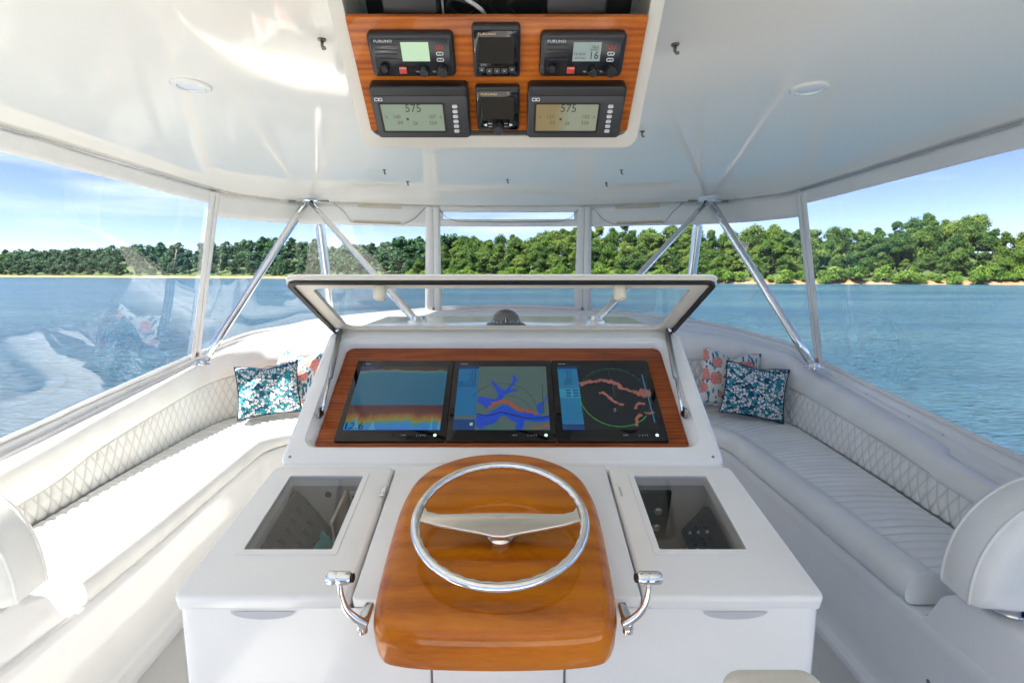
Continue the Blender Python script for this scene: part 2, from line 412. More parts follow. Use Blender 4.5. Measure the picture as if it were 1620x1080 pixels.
def leaf_mat(name, c0, c1, c2):
    m, n, l, b = newmat(name)
    b.inputs['Roughness'].default_value = 0.6; b.inputs['Specular IOR Level'].default_value = 0.3
    at = n.new('ShaderNodeAttribute'); at.attribute_name = 'tone'
    oi = n.new('ShaderNodeObjectInfo')
    ad = n.new('ShaderNodeMath'); ad.operation = 'MULTIPLY_ADD'; ad.inputs[1].default_value = 0.70; l.new(oi.outputs['Random'], ad.inputs[0])
    m2 = n.new('ShaderNodeMath'); m2.operation = 'MULTIPLY'; m2.inputs[1].default_value = 0.30; l.new(at.outputs['Fac'], m2.inputs[0]); l.new(m2.outputs[0], ad.inputs[2])
    rp = n.new('ShaderNodeValToRGB'); e = rp.color_ramp.elements
    e[0].position = 0.05; e[0].color = (*c0, 1); e[1].position = 0.95; e[1].color = (*c2, 1); k = e.new(0.5); k.color = (*c1, 1)
    l.new(ad.outputs[0], rp.inputs[0]); l.new(rp.outputs[0], b.inputs['Base Color'])
    tl = n.new('ShaderNodeBsdfTranslucent'); l.new(rp.outputs[0], tl.inputs[0])
    mx = n.new('ShaderNodeMixShader'); mx.inputs[0].default_value = 0.35
    l.new(b.outputs[0], mx.inputs[1]); l.new(tl.outputs[0], mx.inputs[2]); l.new(mx.outputs[0], n['Material Output'].inputs['Surface'])
    return m
LEAF = leaf_mat('leaf_green', (0.040, 0.10, 0.022), (0.085, 0.165, 0.028), (0.175, 0.25, 0.045))
LEAFSHRUB = leaf_mat('leaf_shrub', (0.07, 0.16, 0.02), (0.14, 0.25, 0.03), (0.22, 0.33, 0.05))
LEAFFAR = leaf_mat('leaf_far', (0.035, 0.10, 0.045), (0.075, 0.165, 0.055), (0.13, 0.22, 0.06))
BARK = pbr('bark', (0.16, 0.13, 0.10), 0.9, var=0.3)
DEADWOOD = pbr('bleached_deadwood', (0.42, 0.37, 0.30), 0.85, var=0.25)

def crown_arrays(seed, n_leaf, h, rad, z_lo, shape, leaf):
    """leaf-clump quads spread over uneven lobes inside an envelope; unit metres, base at z=0"""
    g = np.random.default_rng(seed)
    nl = int(g.integers(22, 34)); lobes = []
    for k in range(nl):
        u = g.uniform(0, 1); zc = z_lo + (h - z_lo) * (0.10 + 0.82 * u)
        prof = {'round': math.sin(math.pi * min(1, 0.18 + 0.80 * u)) ** 0.7, 'tall': math.sin(math.pi * min(1, 0.22 + 0.74 * u)) ** 0.9 * 0.85, 'cone': (1 - 0.80 * u), 'shrub': math.sqrt(max(0, 1 - u * u * 0.8))}[shape]
        a = g.uniform(0, 2 * math.pi); rr_ = rad * prof * math.sqrt(g.uniform(0.05, 1)) * 0.75
        lr = rad * g.uniform(0.16, 0.42) * (0.65 + 0.5 * prof)
        lobes.append((rr_ * math.cos(a), rr_ * math.sin(a), zc, lr))
    lobes.append((0, 0, h - rad * 0.7, rad * 0.45))
    L = np.array(lobes); w = L[:, 3] ** 2; idx = g.choice(len(L), n_leaf, p=w / w.sum())
    d = g.normal(size=(n_leaf, 3)); d /= np.linalg.norm(d, axis=1)[:, None]
    d[:, 2] = np.where(d[:, 2] < -0.35, -d[:, 2], d[:, 2])
    rr2 = L[idx, 3] * (0.55 + 0.8 * g.uniform(0, 1, n_leaf) ** 1.3)
    C = L[idx, :3] + d * rr2[:, None] * np.array([1, 1, 0.82])
    C = C + g.normal(size=(n_leaf, 3)) * rad * np.array([.05, .05, .05]) + rad * .10 * np.sin(C[:, [1, 2, 0]] * (5.2 / rad) + seed) * np.array([1, 1, .8])
    nrm = d + g.normal(size=(n_leaf, 3)) * 0.7 + np.array([0, 0, .35]); nrm /= np.linalg.norm(nrm, axis=1)[:, None]
    a = np.cross(nrm, g.normal(size=(n_leaf, 3))); a /= np.linalg.norm(a, axis=1)[:, None]; b = np.cross(nrm, a)
    sz = leaf * g.uniform(0.6, 1.35, n_leaf)[:, None]; as_ = g.uniform(0.55, 1.0, n_leaf)[:, None]
    V = np.stack([C - a * sz, C - b * sz * as_ * 0.9, C + a * sz, C + b * sz * as_], 1).reshape(-1, 3)
    tone = np.clip(g.uniform(0, 1, len(L))[idx] * 0.6 + g.uniform(0, 1, n_leaf) * 0.4, 0, 1)
    return V, tone
def crown_me(V, tone, mat):
    n = len(V) // 4; me = bpy.data.meshes.new('crown'); me.from_pydata(V.tolist(), [], np.arange(n * 4).reshape(n, 4).tolist())
    at = me.attributes.new('tone', 'FLOAT', 'FACE'); at.data.foreach_set('value', tone.astype(float)); me.materials.append(mat); me.update()
    return me
def trunk_me(h, r, seed):
    g = random.Random(seed); V = []; F = []
    def add(path, rad, seg=6):
        v, f = tube_vf(path, rad, seg); o = len(V); V.extend(v); F.extend([tuple(i + o for i in q) for q in f])
    add([(0, 0, -1), (0.1 * g.uniform(-1, 1), 0, h * .3), (0.3 * g.uniform(-1, 1), .2, h * .62), (0, 0, h * .86)], [r * 1.25, r, r * .7, r * .25])
    for k in range(4):
        a = g.uniform(0, 6.28); z = h * g.uniform(.35, .6); L = h * g.uniform(.16, .26)
        add([(0, 0, z), (L * .5 * math.cos(a), L * .5 * math.sin(a), z + L * .5), (L * math.cos(a), L * math.sin(a), z + L * .8)], [r * .5, r * .35, r * .15], 5)
    return mesh(V, F, True)
VARS = []
for k in range(9):
    sh = ['round', 'round', 'tall', 'round', 'tall', 'tall', 'round', 'tall', 'round'][k]
    h = 16.0; rad = [5.6, 6.4, 4.4, 5.2, 4.8, 4.4, 6.8, 4.0, 5.8][k]
    VARS.append((crown_me(*crown_arrays(100 + k, 8000, h, rad, h * 0.04, sh, 0.32), LEAF), trunk_me(h, 0.30, k)))
SHRUBS = [(crown_me(*crown_arrays(200 + k, 2200, 5.0, 3.4, 0.1, 'shrub', 0.26), LEAFSHRUB), trunk_me(4.2, 0.10, 40 + k)) for k in range(4)]
def s_of_screen(u):
    """shore parameter whose bearing from the boat is u (x/y)"""
    lo, hi = 0.6, len(SHORE) - 1.1
    for _ in range(40):
        m = (lo + hi) / 2; p, _n = shore(m)
        if p.x / p.y < u: lo = m
        else: hi = m
    return lo
def plant(kind, s, d, scale, k, label, group, mat=None):
    p, nn = shore(s); q = p + nn * d; z = WATER_Z + land_h(d, s)
    cm, tm = (SHRUBS[k % 4] if kind == 'shrub' else VARS[k % 9])
    nm = 'shoreline_shrub' if kind == 'shrub' else 'broadleaf_tree'
    M = Matrix.Translation((q.x, q.y, z)) @ Matrix.Rotation(rng.uniform(0, 6.28), 4, 'Z') @ Matrix.Diagonal((scale * rng.uniform(.88, 1.14), scale * rng.uniform(.88, 1.14), scale, 1))
    t = thing(nm, label, 'shrub' if kind == 'shrub' else 'tree', M, group=group)
    link('crown', cm, None, t); link('trunk', tm, BARK, t)
    return t
# individually built: the nearer wood, from the middle of the view to the right edge and beyond
n_tree = 0
U0, U1 = -0.20, 1.12
SA, SB = s_of_screen(U0), s_of_screen(U1)
def along(step, jitter):
    """walk the shore between SA and SB in metres"""
    s = SA; out = []
    while s < SB:
        p, _ = shore(s); q, _ = shore(s + 0.01); v = (q - p).length / 0.01
        out.append(s + rng.uniform(-jitter, jitter) * step / v)
        s += step / v
    return out
def region(s):
    p, _ = shore(s); u = p.x / p.y
    return sum(u >= q for q in (-.09, .05, .14, .34, .57, .80))
RN = ['seen left of the centre front window', 'seen through the left half of the centre window', 'seen through the right half of the centre window', 'seen right of the centre front window', 'seen about the right slanting pipe', 'seen just past the right corner post', 'seen at the far right edge']
for s in along(4.4, .45):
    if rng.random() < 0.93:
        plant('shrub', s, rng.uniform(0.8, 4.8), rng.uniform(0.5, 1.5), rng.randrange(4), 'bright green shrub at the waterline ' + RN[region(s)], 'shrubs along the sandy shore')
for row, (d0, d1, step, sc0, sc1) in enumerate([(10, 15, 7.6, .50, .85), (19, 26, 7.4, .80, 1.12), (31, 40, 7.6, .90, 1.22), (47, 57, 7.6, 0.9, 1.25)]):
    for s in along(step, .4):
        plant('tree', s, rng.uniform(d0, d1), rng.uniform(sc0, sc1), rng.randrange(9),
              ['small leafy front row tree ', 'leafy second row tree ', 'tall leafy third row tree ', 'tall leafy skyline tree '][row] + RN[region(s)], 'trees of the wooded bank')
        n_tree += 1
# the far wood to the left reads as one mass
fv = []; ft = []; base = 0
CR = [crown_arrays(300 + k, 1100, 16.0, [5.8, 6.4, 4.6, 5.4][k], 1.5, ['round', 'round', 'tall', 'round'][k], 0.78) for k in range(4)]
s = 0.9
g = np.random.default_rng(5)
while s < SA + 0.02:
    p, nn = shore(s); q2, _ = shore(s + 0.01); v = (q2 - p).length / 0.01
    for d, sc0, sc1 in ((7, .28, .5), (14, .5, .85), (26, .8, 1.15), (42, .9, 1.5), (60, .9, 1.45)):
        if g.uniform() < 0.9:
            d_ = d + g.uniform(-3, 5); ss = s + g.uniform(-5, 5) / v; pp, n2 = shore(ss); q = pp + n2 * d_
            sc = g.uniform(sc0, sc1); V, tn = CR[int(g.integers(4))]; a = g.uniform(0, 6.28); ca, sa = math.cos(a), math.sin(a)
            W = np.empty_like(V); W[:, 0] = (V[:, 0] * ca - V[:, 1] * sa) * sc * 1.15 + q.x; W[:, 1] = (V[:, 0] * sa + V[:, 1] * ca) * sc * 1.15 + q.y
            W[:, 2] = V[:, 2] * sc + WATER_Z + land_h(d_, ss)
            fv.append(W); ft.append(np.clip(tn * 0.6 + g.uniform(-.1, .5), 0, 1))
    s += 8.8 / v
far = link('far_wood', crown_me(np.concatenate(fv), np.concatenate(ft), LEAFFAR), None)
tag(far, 'distant dense green wood along the far left shore', 'wood', kind='stuff')
# fallen bleached tree on the beach at the right
sd = s_of_screen(0.755); p, nn = shore(sd); q = p + nn * 3.0
fl = thing('fallen_tree', 'bleached fallen dead tree lying on the sandy beach', 'dead tree', loc=(q.x, q.y, WATER_Z + 0.4))
part('trunk', tube_vf([(-11, 1, .4), (-5, .5, .7), (0, 0, .9), (6, 1, 1.0), (9, 2, .7)], [.15, .25, .35, .42, .5], 8), DEADWOOD, fl, True)
for k, (x, a, L) in enumerate([(-3, 65, 9), (-1, 48, 12), (1.5, 40, 7), (3, 110, 7), (-6, 75, 5), (5, 60, 8), (-2, 100, 6), (0, 30, 8)]):
    c, s_ = math.cos(R(a)), math.sin(R(a))
    part('branch', tube_vf([(x, .4, .8), (x + L * .4 * c, .2 - .5, .8 + L * .35 * s_), (x + L * .75 * c + .4, 0, .8 + L * .62 * s_), (x + L * c, .6, .8 + L * .8 * s_)], [.17, .13, .09, .04], 5), DEADWOOD, fl, True)

# ------------------------------------------------------------------ flybridge shell: deck, coaming, hardtop
DECK_Z = -0.16
box('deck', -2.5, 2.5, -3.4, 4.6, DECK_Z - 0.06, DECK_Z, DECKM); tag(bpy.data.objects['deck'], kind='structure')
# control columns, aft to front: hardtop edge, enclosure foot, seat crease, quilt top height, inner seat edge (right side / left side)
TOPR = [(2.11, -1.55), (2.11, 1.0), (2.11, 2.19), (2.14, 2.8), (2.19, 3.88), (2.08, 4.2), (1.95, 4.37), (1.75, 4.51), (1.35, 4.61), (0.70, 4.785), (0, 4.83)]
FOOT = {1: [(2.5, -1.6, .56), (2.5, 1.0, .665), (2.5, 2.34, .771), (2.5, 3.0, .846), (2.49, 3.97, .962), (2.41, 4.3, 1.056), (2.31, 4.55, 1.086), (2.1, 4.8, 1.142), (1.75, 4.95, 1.198), (.74, 5.1, 1.294), (0, 5.15, 1.316)],
        -1: [(2.5, -1.6, .60), (2.5, 1.0, .715), (2.5, 2.4, .835), (2.5, 2.99, .905), (2.49, 3.95, 1.010), (2.45, 4.3, 1.067), (2.35, 4.57, 1.112), (2.14, 4.8, 1.142), (1.79, 4.95, 1.205), (.76, 5.1, 1.294), (0, 5.15, 1.316)]}
CREASE = {1: [(2.03, -1.6, .55), (2.08, 1.0, .57), (2.15, 2.2, .605), (2.22, 2.9, .652), (2.29, 3.75, .71), (2.28, 4.0, .735), (2.19, 4.25, .76), (1.98, 4.46, .86), (1.5, 4.60, .89), (.7, 4.70, .89), (0, 4.72, .89)],
          -1: [(2.18, -1.6, .50), (2.24, 1.0, .53), (2.30, 2.31, .565), (2.345, 2.85, .66), (2.39, 3.65, .77), (2.38, 4.0, .80), (2.27, 4.25, .82), (2.03, 4.46, .86), (1.5, 4.60, .89), (.7, 4.70, .89), (0, 4.72, .89)]}
INNER = {1: [(1.73, -1.6), (1.74, 1.0), (1.75, 2.2), (1.755, 2.9), (1.755, 3.55), (1.73, 3.75), (1.62, 3.92), (1.45, 4.0), (1.1, 4.08), (.5, 4.12), (0, 4.14)],
         -1: [(1.76, -1.6), (1.78, 1.0), (1.82, 2.2), (1.87, 2.8), (1.92, 3.5), (1.90, 3.72), (1.76, 3.9), (1.52, 4.0), (1.1, 4.08), (.5, 4.12), (0, 4.14)]}
ZT = 2.28
def col(side, t):
    """all curves at parameter t for one side, mirrored to world"""
    m = lambda p: (p[0] * side, *p[1:])
    return m(crom(TOPR, t)), m(crom(FOOT[side], t)), m(crom(CREASE[side], t)), m(crom(INNER[side], t))
NT = len(TOPR) - 1
def tsamples(t0, t1, ds):
    """parameters between t0 and t1, about ds metres apart along the crease"""
    out = [t0]; t = t0
    P = lambda q: Vector(crom(CREASE[1], q)[:2])
    while t < t1 - 1e-4:
        v = (P(min(t + .01, NT)) - P(min(t + .01, NT) - .01)).length / .01
        t = min(t1, t + ds / max(v, .05)); out.append(t)
    return out
def lerp2(a, b, f): return (a[0] + (b[0] - a[0]) * f, a[1] + (b[1] - a[1]) * f)
# coaming: shelf outside the bolster, moulded step, outer skin
for side in (1, -1):
    G = []
    for t in tsamples(0, NT, .06):
        tp, ft_, cr, inn = col(side, t); zb = ft_[2]; zi = zb - .035
        o = Vector((ft_[0] - cr[0], ft_[1] - cr[1])).normalized()
        prof = [(.52, zi - .30), (.52, zi - .06), (.54, zi - .042), (.57, zi - .038), (.68, zi - .036), (.70, zi - .03), (.715, zi - .006), (.74, zi), (.82, zi), (.835, zi + .006), (.85, zi + .030), (.87, zi + .036), (1.0, zi + .037), (1.10, zi + .035), (1.16, zi + .022), (1.19, zi - .03), (1.25, zi - .35), (1.35, -.35)]
        G.append([(*lerp2(cr, ft_, f), z) for f, z in prof])
    tag(link('coaming', grid_me(G), GEL), kind='structure')
# hardtop slab with a rolled edge
def loop_top(inset, z):
    L = []
    for t in tsamples(0, NT, .10): tp = crom(TOPR, t); L.append((tp[0], tp[1]))
    full = L + [(-x, y) for x, y in reversed(L[:-1])]
    out = []
    n = len(full)
    for i, (x, y) in enumerate(full):
        a = full[max(i - 1, 0)]; b = full[min(i + 1, n - 1)]
        tx, ty = b[0] - a[0], b[1] - a[1]; L_ = math.hypot(tx, ty)
        nx, ny = -ty / L_, tx / L_          # inward
        out.append((x + nx * inset, y + ny * inset, z))
    return out
loops = [loop_top(-.10, ZT + .14), loop_top(-.12, ZT + .08), loop_top(-.10, ZT + .03), loop_top(-.05, ZT + .004), loop_top(0, ZT + .004), loop_top(.004, ZT), loop_top(.10, ZT + .0), loop_top(.30, ZT + .012)]
n = len(loops[0]); V = [p for lp in loops for p in lp]; F = []
for a in range(len(loops) - 1):
    for i in range(n - 1): F.append((a * n + i, a * n + i + 1, (a + 1) * n + i + 1, (a + 1) * n + i))
bot = len(loops) - 1
# close ceiling centre as strips across, top as strips too
for i in range(n // 2): F.append((bot * n + i, bot * n + n - 1 - i, bot * n + n - 2 - i, bot * n + i + 1) if i + 1 < n - 2 - i else (bot * n + i, bot * n + n - 1 - i, bot * n + i + 1))
for i in range(n // 2): F.append((i + 1, n - 2 - i, n - 1 - i, i) if i + 1 < n - 2 - i else (i + 1, n - 1 - i, i))
bm = bmesh.new(); bv = [bm.verts.new(v) for v in V]
for f in F:
    try: bm.faces.new([bv[i] for i in f])
    except Exception: pass
tag(link('hardtop', from_bm(bm, True), CEIL), kind='structure')

# small fittings on the ceiling
for x, y, lab in ((-1.03, 1.77, 'left'), (1.03, 1.80, 'right')):
    t = thing('ceiling_downlight', 'round recessed white downlight in the ceiling on the %s of the electronics box' % lab, 'light', loc=(x, y, ZT + .012), group='ceiling downlights')
    lathe('trim_ring', [(.060, 0.004), (.061, -.004), (.056, -.009), (.043, -.010), (.040, -.004), (.039, 0.004)], GEL, t)
    lathe('lens', [(.0392, 0.0), (.0385, -.005), (.028, -.007), (.012, -.008), (.001, -.008)], LENS, t)
hook_i = 0
for x, y, big in ((-.475, 1.44, 1), (.473, 1.47, 1), (-.622, 2.306, 0), (.602, 2.326, 0), (-.744, 3.178, 0), (-.684, 3.576, 0), (0, 3.50, 0), (.693, 3.178, 0), (.684, 3.627, 0)):
    t = thing('curtain_hook', ('small tarnished hook on the ceiling beside the electronics box' if y < 2.4 else 'small tarnished hook on the ceiling ahead of the electronics box'), 'hook', loc=(x, y, ZT + .012), group='hooks on the ceiling')
    lathe('base', [(.011, .002), (.011, -.004), (.004, -.006)], DSTEEL, t, 12)
    tube('shank', [(0, 0, -.004), (0, 0, -.018), (.004, -.004, -.026), (.010, -.006, -.024)], .0045, DSTEEL, t, 6)

# ------------------------------------------------------------------ clear enclosure curtains
PANELS = [('left side', -1, 0.0, 4.0), ('left front corner', -1, 4.0, 9.0), ('centre front', 0, 9.0, 10.0), ('right front corner', 1, 4.0, 9.0), ('right side', 1, 0.0, 4.0)]
def wallpt(side, t, f, off=0.0):
    """point on the curtain wall: f=0 at the foot, 1 at the hardtop edge; off = inboard"""
    tp, ft_, cr, inn = col(side, t)
    e = 0.02; tt = max(e, min(NT - e, t)); a = col(side, tt - e)[0]; b = col(side, tt + e)[0]
    tx, ty = b[0] - a[0], b[1] - a[1]; L = math.hypot(tx, ty)
    nx, ny = (-ty / L, tx / L) if side == 1 else (ty / L, -tx / L)
    zt = ZT + .002
    return (ft_[0] + (tp[0] - ft_[0]) * f + nx * off, ft_[1] + (tp[1] - ft_[1]) * f + ny * off, ft_[2] + (zt - ft_[2]) * f)
def vstrip(side, t, w, f0, f1, off, n=24):
    """vertical band of width w (metres) around t"""
    tl = t; P = lambda q: Vector(wallpt(side, max(0, min(NT, q)), .5))
    q0 = max(0, min(NT - .02, t)); v = (P(q0 + .01) - P(q0 - .01 if q0 > .01 else q0)).length / (.02 if q0 > .01 else .01)
    h = w / 2 / v
    def pt(q, f, o):
        if q > NT: return (lambda p: (-p[0], p[1], p[2]))(wallpt(side, 2 * NT - q, f, o))
        return wallpt(side, q, f, o)
    G = []
    for i in range(n + 1):
        f = f0 + (f1 - f0) * i / n
        wv = .003 * math.sin(i * .9 + t)
        G.append([pt(t - h, f, off - .002), pt(t - h, f, off + .004), pt(t - h * .5, f, off + .007 + wv * .3), pt(t - h * .08, f, off + .006), pt(t, f, off + .002), pt(t + h * .08, f, off + .006), pt(t + h * .5, f, off + .007), pt(t + h, f, off + .004), pt(t + h, f, off - .002)])
    return G
for pname, side, t0, t1 in PANELS:
    if side == 0:
        ts = tsamples(t0, t1, .05); cols = [(1, t) for t in ts] + [(-1, t) for t in reversed(ts[:-1])]
        cols = list(reversed(cols)); cx = (0, 5.0, 1.3)
    else:
        cols = [(side, t) for t in tsamples(t0, t1, .06)]; cx = wallpt(side, (t0 + t1) / 2, 0)
    c = thing('clear_curtain', 'clear vinyl %s curtain panel with white canvas borders' % pname, 'curtain', loc=cx, group='clear enclosure curtains')
    VH = .10 if 'side' in pname else .185
    def band(f0m, f1m, off, top=True, nn=4, thick=True, sel=None):
        """horizontal band measured in metres from the top (top=True) or from the foot"""
        G = []
        for sd, t in (sel or cols):
            H = ZT - col(sd, t)[1][2]
            fs = [((H - (f0m + (f1m - f0m) * k / nn)) if top else (f0m + (f1m - f0m) * k / nn)) / H for k in range(nn + 1)]
            wob = [.004 * mnoise.noise(Vector((t * 5 + sd * 9, f * 6, 2.0))) for f in fs]
            row = [wallpt(sd, t, f, off + w_) for f, w_ in zip(fs, wob)]
            row = [wallpt(sd, t, fs[0], off - .004)] + row + [wallpt(sd, t, fs[-1], off - .004)]
            G.append(row)
        return grid_me(G)
    # pane
    G = []
    for sd, t in cols:
        G.append([wallpt(sd, t, f / 30, .005 * mnoise.noise(Vector((t * 1.3 + sd * 7, f * .16, 5.0)))) for f in range(31)])
    link('pane', grid_me(G), CLEARV, c, world=True)
    if pname == 'centre front':
        link('valance', band(0, .055, .012), FABW, c, world=True)
        link('valance', band(.115, VH - .005, .012), FABW, c, world=True)
        ns = len(cols); e = max(2, ns // 14)
        link('valance_end', band(.052, .118, .0125, sel=cols[:e + 1]), FABW, c, world=True)
        link('valance_end', band(.052, .118, .0125, sel=cols[-e - 1:]), FABW, c, world=True)
    else:
        link('valance', band(0, VH, .012), FABW, c, world=True)
    link('foot_border', band(0, .035, .010, top=False), FABW, c, world=True)
    if 'side' not in pname:
        # stitched seam and cream hook-and-loop tapes of the rolled flap
        sds = 1 if side >= 0 else -1
        if side != 0:
            ta, tb = 7.75, 8.75
            for fm in (.015, .145):
                link('tape', band(fm, fm + .022, .017, sel=[(sds, ta + .28 + (tb - ta - .42) * k / 8) for k in range(9)]), CREAMTAPE, c, world=True)
            pts = []
            for q, fm in ((ta - .15, .0), (ta + .1, .08), (ta + .25, .16), (tb - .1, .168), (tb + .02, .12), (tb + .15, .02)):
                H = ZT - col(sds, q)[1][2]; pts.append(wallpt(sds, q, (H - fm) / H, .019))
            tube('seam', pts, .0025, DSTEEL, c, 5, world=True)
        else:
            pts = []
            for k, (q, fm) in enumerate(((9.08, .03), (9.16, .10), (9.28, .135), (9.6, .14), (10.0, .14))):
                H = ZT - col(1, q)[1][2]; pts.append(wallpt(1, q, (H - fm) / H, .019))
            pts = pts + [(-p[0], p[1], p[2]) for p in reversed(pts[:-1])]
            tube('seam', pts, .0025, DSTEEL, c, 5, world=True)
    else:
        pts = [wallpt(side, t, 1.0, .010) for t in tsamples(t0, t1, .1)]
        tube('track', [(p[0], p[1], p[2] - .004) for p in pts], .006, ALU, c, 6, world=True)
# zipped canvas uprights between the panels
for side, t, w, lab in ((-1, 4.0, .11, 'at the left corner beside the left settee'), (1, 4.0, .11, 'at the right corner beside the right settee'), (-1, 9.0, .145, 'left of the centre front window'), (1, 9.0, .145, 'right of the centre front window')):
    u = thing('zipper_post', 'white zipped canvas upright %s' % lab, 'curtain post', loc=wallpt(side, t, 0), group='canvas uprights of the enclosure')
    link('canvas', grid_me(vstrip(side, t, w, .0, .985, .016)), FABW, u, world=True)
    tube('zipper', [wallpt(side, t, k / 20 * .97, .0195) for k in range(21)], .004, LGREY, u, 5, world=True)
    p = wallpt(side, t, .005, .03)
    box('foot_snap', p[0] - .012, p[0] + .012, p[1] - .012, p[1] + .012, p[2], p[2] + .03, DSTEEL, u, .004, 2, world=True)

# ------------------------------------------------------------------ hardtop support pipes
def pipe(name, a, b, r, label, foot=True, head=None, mat=STEEL):
    t = thing(name, label, 'pipe', loc=b, group='hardtop support pipes')
    A, B = Vector(a), Vector(b); d = (B - A)
    tube('tube', [A + d * k / 6 for k in range(7)], r, mat, t, 20, world=True)
    if foot: lathe('foot_flange', [(r * 2.3, 0), (r * 2.3, .006), (r * 1.4, .010), (r * 1.15, .03)], STEEL, t, 24, world=True, M=Matrix.Translation(B))
    return t
for sd, lab in ((-1, 'left'), (1, 'right')):
    hub = (sd * 1.70, 4.43, ZT)
    fl = thing('ceiling_flange', 'round polished steel flange on the ceiling where the %s pipes meet' % lab, 'flange', loc=hub, group='ceiling flanges')
    lathe('plate', [(.105, .004), (.105, -.008), (.098, -.014), (.05, -.018), (.03, -.03), (.001, -.03)], STEEL, fl, 32)
    for k in (-1, 1): box('tab', k * .09, k * .17, -.01, .01, -.010, .003, DSTEEL, fl, .002, 2) if k > 0 else box('tab', -.17, -.09, -.01, .01, -.010, .003, DSTEEL, fl, .002, 2)
    h1 = (hub[0] + sd * .02, hub[1] - .01, ZT - .015)
    zf = .985 if sd < 0 else .958
    pipe('support_pipe', h1, (sd * 2.33, 3.79, zf), .030, 'thick polished steel pipe slanting from the ceiling down to the %s coaming' % lab)
    pipe('support_pipe', (hub[0] - sd * .02, hub[1] - .02, ZT - .015), (sd * .47, 2.64, 1.422), .021, 'slim polished steel pipe slanting from the ceiling to the %s side of the console top' % lab)
    pipe('support_pipe', (sd * 1.84, 4.99, ZT + .02), (sd * 1.83, 5.22, 1.14), .046, 'pale upright pipe outside the %s front curtain' % lab, foot=False, mat=ALU)

